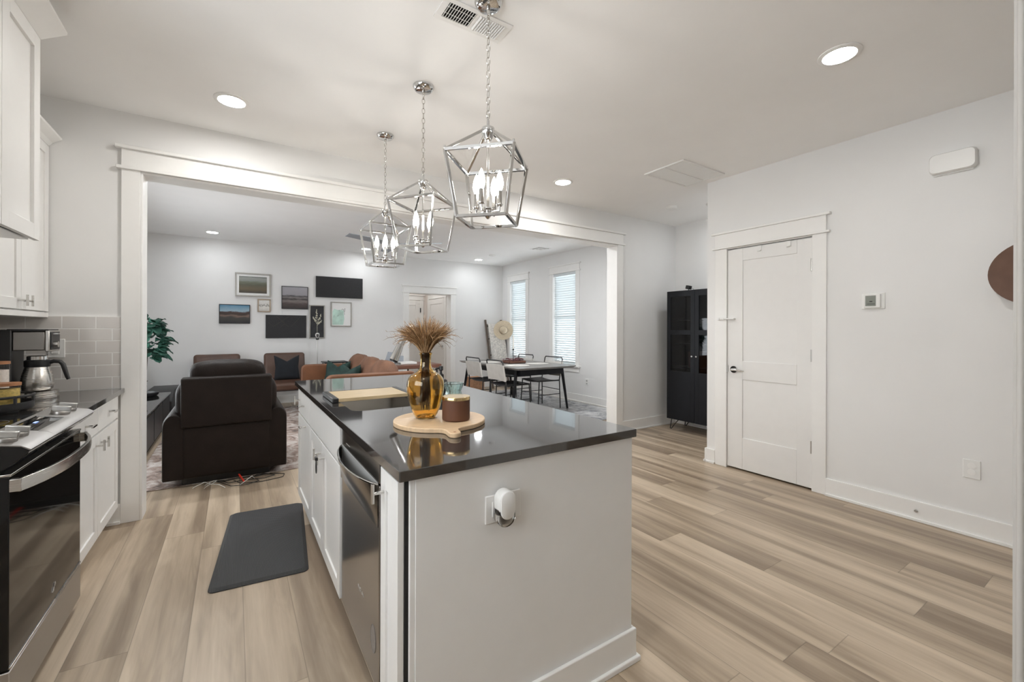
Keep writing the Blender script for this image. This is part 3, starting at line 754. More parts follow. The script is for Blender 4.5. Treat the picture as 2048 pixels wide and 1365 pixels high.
# ceiling fan in the living room
fx, fy = 1.83, 5.9
t = thing('ceiling_fan', 'grey ceiling fan behind the farthest lantern', 'ceiling fan', (fx, fy, H))
G().lathe([(0.07, 0), (0.065, -0.03), (0.02, -0.045), (0.013, -0.05), (0.013, -0.2)], (fx, fy, H), 24).build('downrod', 'satin', t)
G().lathe([(0.013, -0.2), (0.09, -0.215), (0.105, -0.27), (0.09, -0.33), (0.0005, -0.345)], (fx, fy, H), 28).build('motor', 'satin', t)
a0 = math.atan2(5.63 - fy, 1.185 - fx)
for k in range(3):
    a = a0 + k * 2 * PI / 3; d = Vector((math.cos(a), math.sin(a), 0)); n = Vector((-d.y, d.x, 0))
    grid = []
    for i in range(7):
        r = 0.09 + 0.61 * i / 6; hw = 0.045 + 0.02 * math.sin(PI * i / 6)
        grid.append([(fx + d.x * r + n.x * q * hw, fy + d.y * r + n.y * q * hw, H - 0.275 + q * 0.012) for q in (-1, 0, 1)])
    G().sheet(grid, 0.006).build('blade', 'ledger', t)
# ================================================================== KITCHEN
def shaker(g, axis, face, out, a0, a1, z0, z1, st=0.058, th=0.019, rec=0.008):
    """shaker front: stiles, rails and a recessed panel. face = front plane, out = sign of outward direction"""
    def b(u0, u1, d0, d1, p, q):
        lo, hi = sorted((face - out * d0, face - out * d1))
        if axis == 'y': g.box(lo, hi, u0, u1, p, q)
        else: g.box(u0, u1, lo, hi, p, q)
    s = min(st, (a1 - a0) * 0.3)
    b(a0, a0 + s, 0, th, z0, z1); b(a1 - s, a1, 0, th, z0, z1)
    b(a0 + s, a1 - s, 0, th, z0, z0 + st); b(a0 + s, a1 - s, 0, th, z1 - st, z1)
    b(a0 + s - 0.002, a1 - s + 0.002, rec, th, z0 + st - 0.002, z1 - st + 0.002)
    return g
def tbar(x, y, z, out, along, parent, L=0.06, name='handle'):
    """T pull: a post from the face and a short bar across"""
    g = G(); xe = x + out * 0.03
    g.cyl((x, y, z), (xe, y, z), 0.0055, seg=12)
    d = (0, L / 2, 0) if along == 'y' else (0, 0, L / 2)
    g.tube([(xe + out * 0.004 - 0, y - d[1], z - d[2]), (xe + out * 0.004, y + d[1], z + d[2])], 0.0062, 4)
    return g.build(name, 'nickel', parent, bevel=0.0006)

# ---- island
ix0, ix1, iy0, iy1, zt = 0.380, 1.330, 1.153, 3.567, 0.908
t = thing('kitchen_island', 'white painted kitchen island body with shaker fronts', 'kitchen island', (0.86, 2.3, 0))
g = G().box(0.408, 1.315, 1.185, 1.355, 0.115, 0.876).box(0.408, 1.315, 1.968, 2.07, 0.115, 0.876).box(0.408, 1.315, 2.90, 3.41, 0.115, 0.876)
g.box(0.408, 0.44, 2.07, 2.90, 0.115, 0.876).box(0.93, 1.315, 2.07, 2.90, 0.115, 0.876).box(0.44, 0.93, 2.07, 2.90, 0.115, 0.62).box(0.46, 1.315, 1.185, 3.41, 0, 0.115)
g.box(1.0, 1.315, 1.355, 1.968, 0.115, 0.876)
g.build('carcass', 'cab', t, smooth=False)
g = G().box(0.432, 1.319, 1.168, 1.186, 0, 0.877).box(0.4165, 0.432, 1.172, 1.186, 0, 0.877).box(1.30, 1.319, 1.186, 3.42, 0, 0.877)
g.build('end_panel', 'cab', t, bevel=0.0015)
g = G()
for d, z1 in ((0.014, 0.124), (0.026, 0.0199)):
    g.box(0.411, 1.319 + d, 1.168 - d, 1.168, 0, z1).box(1.319, 1.319 + d, 1.168, 3.42, 0, z1)
g.build('baseboard', 'trim', t, bevel=0.003)
def front(parent, y0, y1, z0, z1, nm, pull=None, flat=False):
    g = G()
    if flat: g.box(0.386, 0.406, y0, y1, z0, z1)
    else: shaker(g, 'y', 0.386, -1, y0, y1, z0, z1)
    o = g.build(nm, 'cab', parent, bevel=0.0012)
    if pull: tbar(0.386, pull[0], pull[1], -1, pull[2], o)
    return o
G().box(0.4055, 0.4165, 1.183, 1.1875, 0.116, 0.876).build('gap_shade', 'shadow', t, smooth=False)  # dark strip, the shade of the gap put into its colour
front(t, 1.187, 1.353, 0.125, 0.868, 'pull_out_front', (1.318, 0.80, 'z'))
front(t, 2.405, 2.835, 0.125, 0.70, 'door', (2.455, 0.64, 'z'))
front(t, 1.973, 2.400, 0.125, 0.70, 'door', (2.352, 0.64, 'z'))
front(t, 1.973, 2.835, 0.712, 0.868, 'sink_front', None, True)
front(t, 2.845, 3.405, 0.712, 0.868, 'drawer', (3.10, 0.79, 'y'), True)
front(t, 2.845, 3.405, 0.125, 0.70, 'door', (3.03, 0.668, 'y'))
# the far end has one more pull that sticks out past the corner
tbar(0.386, 3.315, 0.80, -1, 'z', t)

# island worktop with the sink cut out
sx0, sx1, sy0, sy1 = 0.47, 0.88, 2.10, 2.86
def rrect(x0, x1, y0, y1, r, n=6):
    P = []
    for cx, cy, a in ((x1 - r, y1 - r, 0), (x0 + r, y1 - r, 90), (x0 + r, y0 + r, 180), (x1 - r, y0 + r, 270)):
        for i in range(n + 1):
            b = math.radians(a + 90 * i / n); P.append((cx + r * math.cos(b), cy + r * math.sin(b)))
    return P
def slab_hole(outer, inner, z0, z1):
    """slab between two convex loops with the same count and start angle"""
    g = G()
    c = 0.0014; ox = [p[0] for p in outer]; oy = [p[1] for p in outer]; mx_, my_ = (min(ox) + max(ox)) / 2, (min(oy) + max(oy)) / 2; hx_, hy_ = (max(ox) - min(ox)) / 2, (max(oy) - min(oy)) / 2
    ins = [(mx_ + (x - mx_) * (1 - c / hx_), my_ + (y - my_) * (1 - c / hy_)) for x, y in outer]
    g.rings([[(x, y, z0) for x, y in inner], [(x, y, z0) for x, y in outer], [(x, y, z1 - c) for x, y in outer], [(x, y, z1) for x, y in ins], [(x, y, z1) for x, y in inner]], cap=False, loop=True)
    return g
outer = rrect(ix0, ix1, iy0, iy1, 0.004); inner = rrect(sx0, sx1, sy0, sy1, 0.055)
tag(slab_hole(outer, inner, 0.878, zt).build('island_worktop', 'quartz', smooth=False), 'dark polished stone worktop on the white island', 'worktop')
t = thing('sink', 'stainless undermount sink in the dark island worktop', 'sink', (0.675, 2.48, 0.66))
def loop(r, z, d=0.0): return [(x, y, z) for x, y in rrect(sx0 - d, sx1 + d, sy0 - d, sy1 + d, r)]
g = G().rings([loop(0.06, 0.877, 0.02), loop(0.055, 0.877, 0.0), loop(0.055, 0.872, 0.003), loop(0.05, 0.70, -0.004), loop(0.05, 0.672, -0.02), [(x, y, 0.668) for x, y in rrect(0.60, 0.75, 2.40, 2.56, 0.05)]], cap=False)
g.face([(x, y, 0.668) for x, y in rrect(0.60, 0.75, 2.40, 2.56, 0.05)])
g.bm.faces.ensure_lookup_table()
o = g.build('basin', 'sinksteel', t, angle=60)
sm = o.modifiers.new('solid', 'SOLIDIFY'); sm.thickness = 0.0015; sm.offset = 0
G().lathe([(0.0005, 0.671), (0.035, 0.671), (0.04, 0.6745), (0.045, 0.672)], (0.675, 2.48, 0), 28).build('drain', 'chrome', t)

t = thing('cutting_board', 'wooden over-sink cutting board with dark end grips', 'cutting board', (0.65, 2.545, zt))
g = G()
for k in range(9):
    y = 2.398 + k * 0.033; g.box(0.462, 0.838, y, y + 0.0328, zt + 0.003, zt + 0.021)
g.build('board_slats', 'woodboard', t, bevel=0.0012)
G().box(0.432, 0.464, 2.395, 2.70, zt, zt + 0.024).build('end_grip', 'blackplastic', t, bevel=0.005)
G().box(0.836, 0.868, 2.395, 2.70, zt, zt + 0.024).build('end_grip', 'blackplastic', t, bevel=0.005)

t = thing('faucet', 'tall chrome gooseneck faucet rising behind the amber vase', 'faucet', (0.955, 2.42, zt))
G().lathe([(0.028, 0), (0.028, 0.006), (0.022, 0.012), (0.0185, 0.02)], (0.955, 2.42, zt), 28).build('base', 'chrome', t)
pts = [(0.955, 2.42, zt + 0.01), (0.955, 2.42, 1.12), (0.955, 2.42, 1.22), (0.95, 2.418, 1.262), (0.934, 2.415, 1.288), (0.912, 2.41, 1.302), (0.888, 2.407, 1.306), (0.862, 2.404, 1.30), (0.84, 2.40, 1.284), (0.822, 2.40, 1.264)]
G().tube(pts, [0.017] * 8 + [0.0155, 0.0155], 16).build('spout', 'chrome', t, angle=60)
g = G().tube([(0.826, 2.40, 1.275), (0.813, 2.40, 1.245), (0.795, 2.40, 1.21)], [0.0165, 0.0175, 0.019], 18)
g.tube([(0.794, 2.40, 1.208), (0.757, 2.40, 1.122)], [0.0195, 0.0255], 18)
sp = g.build('spray_head', 'chrome', t, angle=60)
G().tube([(0.7575, 2.40, 1.1225), (0.754, 2.40, 1.114)], [0.024, 0.0225], 18).build('nozzle', 'blackplastic', sp)
G().cyl((0.955, 2.42, 0.98), (0.955, 2.37, 0.985), 0.009).tube([(0.955, 2.372, 0.985), (0.955, 2.33, 1.03), (0.955, 2.31, 1.075)], [0.007, 0.006, 0.005], 10).build('lever', 'chrome', t)

# dishwasher
t = thing('dishwasher', 'dark stainless dishwasher built into the island', 'dishwasher', (0.7, 1.66, 0.115))
y0, y1 = 1.362, 1.963
G().box(0.42, 1.0, y0 + 0.003, y1 - 0.003, 0.116, 0.872).build('tub', 'shadow', t, smooth=False)
G().box(0.392, 0.42, y0 + 0.028, y1 - 0.002, 0.125, 0.792).build('door_panel', 'dwsteel', t, bevel=0.003)
G().box(0.41, 0.425, y0, y0 + 0.03, 0.12, 0.875).build('gap_shade', 'shadow', t)  # dark strip painted as the shade beside the dishwasher door
c = G().box(0.392, 0.42, y0 + 0.028, y1 - 0.002, 0.800, 0.868).build('control_strip', 'dwsteel', t, bevel=0.002)
g = G()
for k in range(4): g.box(0.3912, 0.393, y1 - 0.10 - 0.018 * k, y1 - 0.09 - 0.018 * k, 0.822, 0.8235)
g.build('control_mark', 'logo', c)
# bowed pocket handle: shell that swells out in plan and fades into the door below
n = 24; rows = []
ya, yb = y0 + 0.032, y1 - 0.006
def bow(s, k): return 0.392 - 0.052 * k * (1 - (2 * s - 1) ** 2) ** 0.75
prof = [(0.660, 0.0), (0.69, 0.22), (0.725, 0.55), (0.765, 0.86), (0.795, 1.0)]
for z, k in prof:
    rows.append([(bow(i / n, k) - 0.0005, ya + (yb - ya) * i / n, z) for i in range(n + 1)])
G().sheet(rows, 0.004).build('pocket_handle', 'dwsteel', t, angle=60)
G().tube([(bow(i / n, 1.0) - 0.001, ya + (yb - ya) * i / n, 0.797) for i in range(n + 1)], 0.0032, 8).build('handle_lip', 'chrome', t)
G().box(0.3895, 0.3918, ya + 0.01, yb - 0.01, 0.69, 0.80).build('pocket', 'greyplastic', t)
g = G(); yy = 1.655
for k, seg in enumerate((((0, 0), (0, 1), (1, 0), (1, 1)), ((0, 0), (.5, 1), (1, 0)), ((0, 0), (0, 1), (1, 1), (1, 0), (0, 0)), ((.5, 0), (.5, 1)), ((1, 1), (0, .8), (1, .3), (0, 0)), ((0, 0), (.5, 1), (1, 0)))):
    y = 1.66 - k * 0.0135
    g.tube([(0.3915, y - p[0] * 0.008, 0.335 + p[1] * 0.0105) for p in seg], 0.0009, 4)
g.build('logo_letters', 'logo', t)
g = G(); g.torus((0.3915, 1.455, 0.265), 0.03, 0.0009, 'x', 32, 4, 1.5); g.rings([[(0.3916, 1.455 + 0.029 * math.cos(2 * PI * i / 32), 0.265 + 0.043 * math.sin(2 * PI * i / 32)) for i in range(32)], [(0.3922, 1.455 + 0.029 * math.cos(2 * PI * i / 32), 0.265 + 0.043 * math.sin(2 * PI * i / 32)) for i in range(32)]])
g.build('sticker', 'sticker', t)

# cord loop hanging on the sink cabinet pull
pts = []
for i in range(22):
    a = 2 * PI * i / 22
    pts.append((0.348, 2.352 + 0.012 * math.sin(a) * (1 - 0.5 * math.cos(a)) * 1.1, 0.605 + 0.035 * math.cos(a)))
g = G().tube(pts, 0.0022, 6, loop=True).box(0.342, 0.354, 2.338, 2.368, 0.636, 0.650)
tag(g.build('cord_loop', 'blackplastic'), 'small black cord loop hanging from a sink cabinet pull', 'cord')

# outlet and plug in freshener on the island end
t = thing('wall_outlet', 'white outlet plate on the near end of the island', 'outlet', (0.73, 1.166, 0.72))
G().box(0.655, 0.786, 1.162, 1.1685, 0.691, 0.779).build('plate', 'cab', t, bevel=0.003)
G().box(0.678, 0.763, 1.159, 1.1625, 0.711, 0.759).build('socket', 'cab', t, bevel=0.003)
t = thing('plug_in_freshener', 'white pill-shaped plug-in air freshener on the island end', 'air freshener', (0.7105, 1.135, 0.685))
def pill(hw, z0, z1, n=12):
    P = []; r = hw
    for i in range(n + 1): a = PI * i / n; P.append((r * math.cos(a), z1 - r + r * math.sin(a)))
    for i in range(n + 1): a = PI + PI * i / n; P.append((r * math.cos(a), z0 + r + r * math.sin(a)))
    return P
def pillring(hw, z0, z1, y, cx=0.7105): return [(cx + p[0], y, p[1]) for p in pill(hw, z0, z1)]
G().rings([pillring(0.027, 0.722, 0.797, 1.158), pillring(0.030, 0.718, 0.800, 1.152), pillring(0.030, 0.718, 0.800, 1.124), pillring(0.027, 0.722, 0.797, 1.120)]).build('housing', 'whiteplastic', t, angle=60)
G().rings([pillring(0.023, 0.717, 0.797, 1.120, 0.7085), pillring(0.0252, 0.714, 0.800, 1.118, 0.7085), pillring(0.0252, 0.714, 0.800, 1.115, 0.7085), pillring(0.0235, 0.716, 0.798, 1.1135, 0.7085)]).build('face_plate', 'cab', t, angle=60)
G().rings([pillring(0.026, 0.690, 0.76, 1.157), pillring(0.031, 0.685, 0.765, 1.151), pillring(0.031, 0.685, 0.765, 1.126), pillring(0.027, 0.690, 0.76, 1.1205)]).build('oil_bottle', 'clear', t, angle=60)

# tray with the vases
t = thing('serving_board', 'round maple serving board with a short handle on the worktop', 'serving board', (0.725, 1.665, zt))
def disc_board():
    cx, cy, r = 0.722, 1.672, 0.188
    hx, hy = 0.667, 1.396
    d = Vector((hx - cx, hy - cy)); L = d.length; d /= L; n = Vector((-d.y, d.x))
    a0 = math.atan2(d.y, d.x); P = []
    half = 0.25
    for i in range(73):
        a = a0 + half + (2 * PI - 2 * half) * i / 72; P.append((cx + r * math.cos(a), cy + r * math.sin(a)))
    # neck then rounded tip
    for f, wdt in ((0.70, 0.030), (0.76, 0.0235), (0.90, 0.0225)):
        q = Vector((cx, cy)) + d * L * f - n * wdt; P.append((q.x, q.y))
    for i in range(1, 8):
        a = PI * i / 8; q = Vector((cx, cy)) + d * (L * 0.90 + 0.026 * math.sin(a)) - n * 0.0225 * math.cos(a); P.append((q.x, q.y))
    for f, wdt in ((0.90, 0.0225), (0.76, 0.0235), (0.70, 0.030)):
        q = Vector((cx, cy)) + d * L * f + n * wdt; P.append((q.x, q.y))
    return P
P = disc_board()
G().prism(P, 'z', zt, zt + 0.018).build('board', 'woodtray', t, bevel=0.003, angle=30)
G().cyl((0.672, 1.421, zt + 0.0178), (0.672, 1.421, zt + 0.0186), 0.005, seg=16).build('hanging_hole', 'woodlid', t)
zb = zt + 0.0185
vx, vy = 0.676, 1.715
t = thing('glass_vase', 'amber glass demijohn vase holding the dried grass', 'vase', (vx, vy, zb))
outp = [(0.0005, 0.003), (0.036, 0.0), (0.041, 0.003), (0.050, 0.018), (0.062, 0.047), (0.0715, 0.082), (0.0765, 0.115), (0.0775, 0.138), (0.0755, 0.156), (0.070, 0.169), (0.060, 0.180), (0.046, 0.189), (0.034, 0.197), (0.026, 0.207), (0.0225, 0.22), (0.0215, 0.245), (0.0235, 0.262), (0.027, 0.268), (0.027, 0.272), (0.023, 0.274)]
inn = [(max(0.0004, r - 0.0035), z + 0.003 if i < 3 else z) for i, (r, z) in enumerate(outp)][::-1][2:]
inn[-1] = (0.0005, 0.012); inn[-2] = (0.036, 0.008)
G().lathe(outp + inn, (vx, vy, zb), 48).build('bottle', 'amber', t, angle=80)
g = G(); rnd = random.Random(3)
camdir = Vector((0.84, -0.54))          # roughly left to right as the kitchen is usually seen
for k in range(800):
    a = rnd.uniform(0, 2 * PI); r0 = 0.016 * math.sqrt(rnd.random())
    sp = 0.95 * math.sqrt(rnd.random())
    Lh = rnd.uniform(0.115, 0.172) * (1.0 - 0.10 * sp)
    droop = rnd.uniform(0.0, 0.035) * sp
    if k % 24 == 0: Lh *= 1.12; sp = rnd.uniform(0.95, 1.2); droop = rnd.uniform(0.03, 0.075)
    pts = []; ca, sa = math.cos(a), math.sin(a)
    if k % 6 == 0: pts.append((vx + ca * r0 * 1.5, vy + sa * r0 * 1.5, zb + rnd.uniform(0.03, 0.12)))
    pts.append((vx + ca * r0 * 0.95, vy + sa * r0 * 0.95, zb + 0.225))
    for s_ in (0.0, 0.15, 0.3, 0.45, 0.6, 0.75, 0.9, 1.0):
        out = r0 + Lh * (0.22 * s_ + 0.62 * s_ ** 1.45) * sp
        pts.append((vx + ca * out + rnd.uniform(-1, 1) * 0.001, vy + sa * out + rnd.uniform(-1, 1) * 0.001, zb + 0.262 + Lh * s_ * (1.03 - 0.26 * sp * s_) - droop * s_ ** 4))
    m = len(pts)
    g.tube(pts, [0.00105] * (m - 4) + [0.0009, 0.0012, 0.0010, 0.0002], 3)
    if k % 2 == 0:
        for s_ in range(5):
            i = m - 1 - rnd.randint(0, 3); p = Vector(pts[i]); q = p + Vector((ca * 0.007 + rnd.uniform(-1, 1) * 0.004, sa * 0.007 + rnd.uniform(-1, 1) * 0.004, rnd.uniform(0.004, 0.013)))
            g.tube([p, q], [0.0005, 0.0002], 3)
tag(g.build('dried_grass', 'grass', smooth=False), 'fan of dried tan grass standing in the amber vase', 'dried grass', kind='stuff')

cx, cy = 0.767, 1.61
t = thing('candle_jar', 'matte brown candle jar with a brass lid on the board', 'candle', (cx, cy, zb))
G().lathe([(0.0005, 0), (0.052, 0), (0.0555, 0.003), (0.0565, 0.008), (0.0565, 0.084), (0.0005, 0.084)], (cx, cy, zb), 48).build('jar', 'brownjar', t, angle=50)
G().lathe([(0.0005, 0.084), (0.0575, 0.084), (0.0575, 0.095), (0.056, 0.097), (0.0005, 0.0985)], (cx, cy, zb), 48).build('lid', 'gold', t, angle=50)
cx, cy = 0.872, 1.86
G_ = G(); rib = lambda a, z: 0.035 * math.sin(14 * a + 60 * z)
o_ = [(0.0005, 0.001), (0.040, 0.0), (0.0435, 0.004), (0.045, 0.03), (0.043, 0.055), (0.037, 0.074), (0.036, 0.082), (0.042, 0.098), (0.0475, 0.114), (0.048, 0.117)]
G_.lathe(o_ + [(0.045, 0.117)] + [(r - 0.0035, z) for r, z in o_[2:-1]][::-1] + [(0.036, 0.007), (0.0005, 0.007)], (cx, cy, zb), 84, rib=rib)
tag(G_.build('ribbed_glass', 'teal', angle=80), 'pale teal ribbed glass tumbler behind the brown candle', 'tumbler')
cx, cy = 1.03, 2.37
t = thing('soap_dispenser', 'matte black pump soap dispenser at the back of the island', 'soap dispenser', (cx, cy, zt))
G().lathe([(0.0005, 0), (0.036, 0), (0.039, 0.004), (0.0395, 0.07), (0.036, 0.086), (0.024, 0.097), (0.016, 0.10), (0.0005, 0.10)], (cx, cy, zt), 36).build('bottle', 'blackplastic', t, angle=50)
g = G().lathe([(0.0005, 0.10), (0.0165, 0.10), (0.0165, 0.122), (0.009, 0.126), (0.006, 0.13), (0.006, 0.142), (0.013, 0.146), (0.013, 0.166), (0.010, 0.170), (0.0005, 0.170)], (cx, cy, zt), 24)
g.tube([(cx, cy, zt + 0.157), (cx - 0.03, cy, zt + 0.158), (cx - 0.038, cy, zt + 0.15)], [0.0065, 0.005, 0.004], 8)
g.build('pump', 'blackplastic', t, angle=50)

# ---- pendants
def lantern():
    z_cap, z_hub, z_top, z_bot, rt, rb = H, 2.168, 2.045, 1.775, 0.207, 0.151
    t = thing('lantern_pendant', 'open chrome lantern pendant, nearest and largest of three', 'pendant light', (0, 0, H), 'lantern pendants over the island')
    def P(r, k, z): a = k * PI / 2; return (r * math.cos(a), r * math.sin(a), z)
    Z = -H
    def b(g, **k): pass
    G().lathe([(0.062, 0), (0.0625, -0.006), (0.060, -0.012), (0.052, -0.024), (0.044, -0.028), (0.0005, -0.028)], (0, 0, H), 40).build('canopy', 'chrome', t, angle=60)
    for o in ():
        pass
    g = G(); z = H - 0.026
    g.lathe([(0.008, 0), (0.010, -0.012), (0.006, -0.03), (0.004, -0.035)], (0, 0, z), 16)
    g.torus((0, 0, z - 0.042), 0.010, 0.0022, 'x', 16, 6)
    g.torus((0, 0, z_hub + 0.065), 0.010, 0.0022, 'x', 16, 6)
    k = 0; zz = z - 0.062
    step = 0.0285; nlink = int((zz - (z_hub + 0.078)) / step)
    step = (zz - (z_hub + 0.078)) / nlink
    for k in range(nlink + 1):
        g.torus((0, 0, zz - k * step), 0.0085, 0.0019, 'y' if k % 2 == 0 else 'x', 14, 6, 1.9)
    g.build('chain', 'nickel', t)
    g = G().lathe([(0.0005, 0.05), (0.006, 0.05), (0.007, 0.02), (0.028, 0.016), (0.030, 0.008), (0.030, -0.008), (0.022, -0.016), (0.020, -0.03), (0.012, -0.04), (0.006, -0.044), (0.0005, -0.044)], (0, 0, z_hub), 32)
    g.build('top_hub', 'chrome', t, angle=60)
    g = G(); w = 0.0125
    for k in range(4):
        g.bar(P(rt, k, z_top), P(rt, k + 1, z_top), w); g.bar(P(rb, k, z_bot), P(rb, k + 1, z_bot), w)
        g.bar(P(rt, k, z_top + 0.004), P(rb, k, z_bot), w)
        g.bar(P(0.022, k, z_hub + 0.004), P(rt, k, z_top), w * 0.9)
        g.cyl(P(rt, k, z_top), P(rt, k, z_top + 0.016), 0.0045, seg=10)
        g.cyl(P(rb * 0.72, k + 0.18, z_bot), P(rb * 0.72, k + 0.18, z_bot), 0.001) if False else None
    g.build('cage', 'chrome', t, bevel=0.0008)
    G().cyl((0, 0, z_hub - 0.03), (0, 0, 1.80), 0.0055, seg=14).build('centre_rod', 'nickel', t)
    zc = 1.815
    g = G().lathe([(0.0005, 0.016), (0.026, 0.016), (0.027, 0.010), (0.021, 0.006), (0.021, -0.012), (0.014, -0.018), (0.006, -0.03), (0.0005, -0.032)], (0, 0, zc), 28)
    for k in range(4):
        a = k * PI / 2 + 0.55; q = (0.058 * math.cos(a), 0.058 * math.sin(a))
        g.tube([(0, 0, zc), (q[0], q[1], zc - 0.002), (q[0], q[1], zc + 0.02)], 0.0055, 8)
        g.lathe([(0.0005, 0.018), (0.010, 0.018), (0.015, 0.024), (0.015, 0.027), (0.0005, 0.027)], (q[0], q[1], zc), 16)
    g.build('arm_cluster', 'chrome', t, angle=50)
    for k in range(4):
        a = k * PI / 2 + 0.55; q = (0.058 * math.cos(a), 0.058 * math.sin(a))
        o = G().lathe([(0.0005, 0.027), (0.0105, 0.027), (0.0105, 0.085), (0.0005, 0.085)], (q[0], q[1], zc), 16).build('candle_sleeve', 'nickel', t)
        G().lathe([(0.007, 0.085), (0.012, 0.095), (0.0165, 0.112), (0.0165, 0.122), (0.013, 0.142), (0.007, 0.160), (0.0015, 0.172), (0.0003, 0.174)], (q[0], q[1], zc), 18).build('bulb', 'bulb', o, angle=80)
    return t
p = lantern()
copy_tree(p, None, 'open chrome lantern pendant, middle one of three', (0.943, 2.44, H), -0.11)
copy_tree(p, None, 'open chrome lantern pendant, farthest and smallest of three', (0.943, 3.21, H), 0.777)
p.location = (0.937, 1.65, H); p.rotation_euler = (0, 0, 0.0)

# ---- range
t = thing('range', 'black glass slide-in electric range with steel trim', 'range', (-0.93, 2.4, 0))
ry0, ry1 = 2.022, 2.778
G().box(-1.27, -0.642, ry0, ry1, 0.03, 0.895).build('body', 'blackplastic', t, smooth=False)
G().box(-1.27, -0.70, ry0 - 0.004, ry1 + 0.004, 0.895, 0.912).build('cooktop_glass', 'blackglass', t, bevel=0.002)
g = G()
for bx, by, r in ((-1.10, 2.22, 0.075), (-1.10, 2.58, 0.095), (-0.86, 2.21, 0.10), (-0.86, 2.59, 0.085)): g.torus((bx, by, 0.9119), r, 0.0006, 'z', 48, 4)
g.build('burner_ring', 'greyplastic', t)
# slanted console: profile in x,z extruded along y
con = G().prism([(-0.70, 0.885), (-0.70, 0.934), (-0.692, 0.938), (-0.575, 0.917), (-0.556, 0.905), (-0.560, 0.892), (-0.60, 0.855), (-0.64, 0.83)], 'y', ry0 - 0.002, ry1 + 0.002).build('control_console', 'blackglass', t, bevel=0.002)
def slant(x): return 0.938 - (x + 0.692) * 0.1795
G().prism([(-0.703, 0.934), (-0.695, 0.9395), (-0.575, 0.9185), (-0.553, 0.905), (-0.556, 0.902), (-0.575, 0.915), (-0.69, 0.936)], 'y', ry0 - 0.003, ry0 + 0.235).build('console_trim', 'consolesteel', con)
G().prism([(-0.703, 0.934), (-0.695, 0.9395), (-0.575, 0.9185), (-0.553, 0.905), (-0.556, 0.902), (-0.575, 0.915), (-0.69, 0.936)], 'y', ry1 - 0.235, ry1 + 0.003).build('console_trim', 'consolesteel', con)
G().prism([(-0.600, 0.9235), (-0.575, 0.919), (-0.553, 0.905), (-0.556, 0.902), (-0.575, 0.915)], 'y', ry0 + 0.23, ry1 - 0.23).build('front_edge_trim', 'consolesteel', con)
G().prism([(-0.703, 0.934), (-0.695, 0.9395), (-0.682, 0.937), (-0.69, 0.930)], 'y', ry0 + 0.23, ry1 - 0.23).build('back_edge_trim', 'consolesteel', con)
g = G(); g.box(-0.655, -0.645, 2.40, 2.43, 0.9305, 0.9312)
g.build('display', emit('display_blue', (0.05, 0.16, 0.7), 0.6), con)
kM = Matrix.Rotation(0.178, 4, 'Y')
for y in (2.085, 2.175, 2.625, 2.715):
    xk = -0.632; zk = slant(xk)
    M = Matrix.Translation((xk, y, zk)) @ kM
    k = G().lathe([(0.0005, 0.0), (0.030, 0.0), (0.030, 0.012), (0.028, 0.014), (0.0005, 0.014)], (0, 0, 0), 32, M=M.to_3x3() and M).build('knob', 'consolesteel', t, angle=50)
    G().box(-0.030, 0.030, -0.0075, 0.0075, 0.013, 0.034, M).build('knob_grip', 'satin', k, bevel=0.0025)
# oven door
d = G().box(-0.642, -0.602, ry0, ry1, 0.205, 0.822).build('oven_door', 'blackglass', t, bevel=0.003)
G().box(-0.604, -0.5985, ry0 + 0.002, ry1 - 0.002, 0.205, 0.212).build('door_lower_trim', 'steel', d, bevel=0.0015)
G().box(-0.63, -0.5985, ry0 + 0.002, ry1 - 0.002, 0.822, 0.830).build('door_upper_trim', 'steel', d, bevel=0.0015)
n = 28; hl = []
for i in range(n + 1):
    s = i / n; hl.append((-0.585 - 0.0 + 0.062 * (1 - abs(2 * s - 1) ** 2.6), ry0 + 0.004 + (ry1 - ry0 - 0.008) * s, 0))
g = G(); R = []
for x, y, _ in hl:
    R.append([(x - 0.006, y, 0.772), (x + 0.005, y, 0.770), (x + 0.008, y, 0.790), (x + 0.005, y, 0.812), (x - 0.006, y, 0.812)])
g.rings(R); g.box(-0.604, -0.577, ry0 + 0.002, ry0 + 0.022, 0.772, 0.812).box(-0.604, -0.577, ry1 - 0.022, ry1 - 0.002, 0.772, 0.812)
g.build('oven_handle', 'steel', d, angle=50, bevel=0.001)
g = G()
for k in range(26): g.box(-0.6412, -0.632, ry0 + 0.08 + k * 0.0235, ry0 + 0.092 + k * 0.0235, 0.832, 0.845)
g.build('vent_slot', 'shadow', t)
g = G()
q = [(-0.6, 2.43 + 0.012 * u, 0.262 + 0.012 * v) for u, v in ((-1.6, -0.8), (-0.6, 0.5), (-0.4, -0.9), (0.2, 1.2), (0.9, 1.6), (0.6, 0.4), (1.2, 1.0))]
g.tube(q, 0.0011, 4); g.build('emblem', 'logo', d)
dr = G().box(-0.642, -0.600, ry0, ry1, 0.045, 0.198).build('storage_drawer', 'drawersteel', t, bevel=0.003)
G().box(-1.2, -0.66, ry0 + 0.02, ry1 - 0.02, 0, 0.05).build('plinth', 'shadow', t)

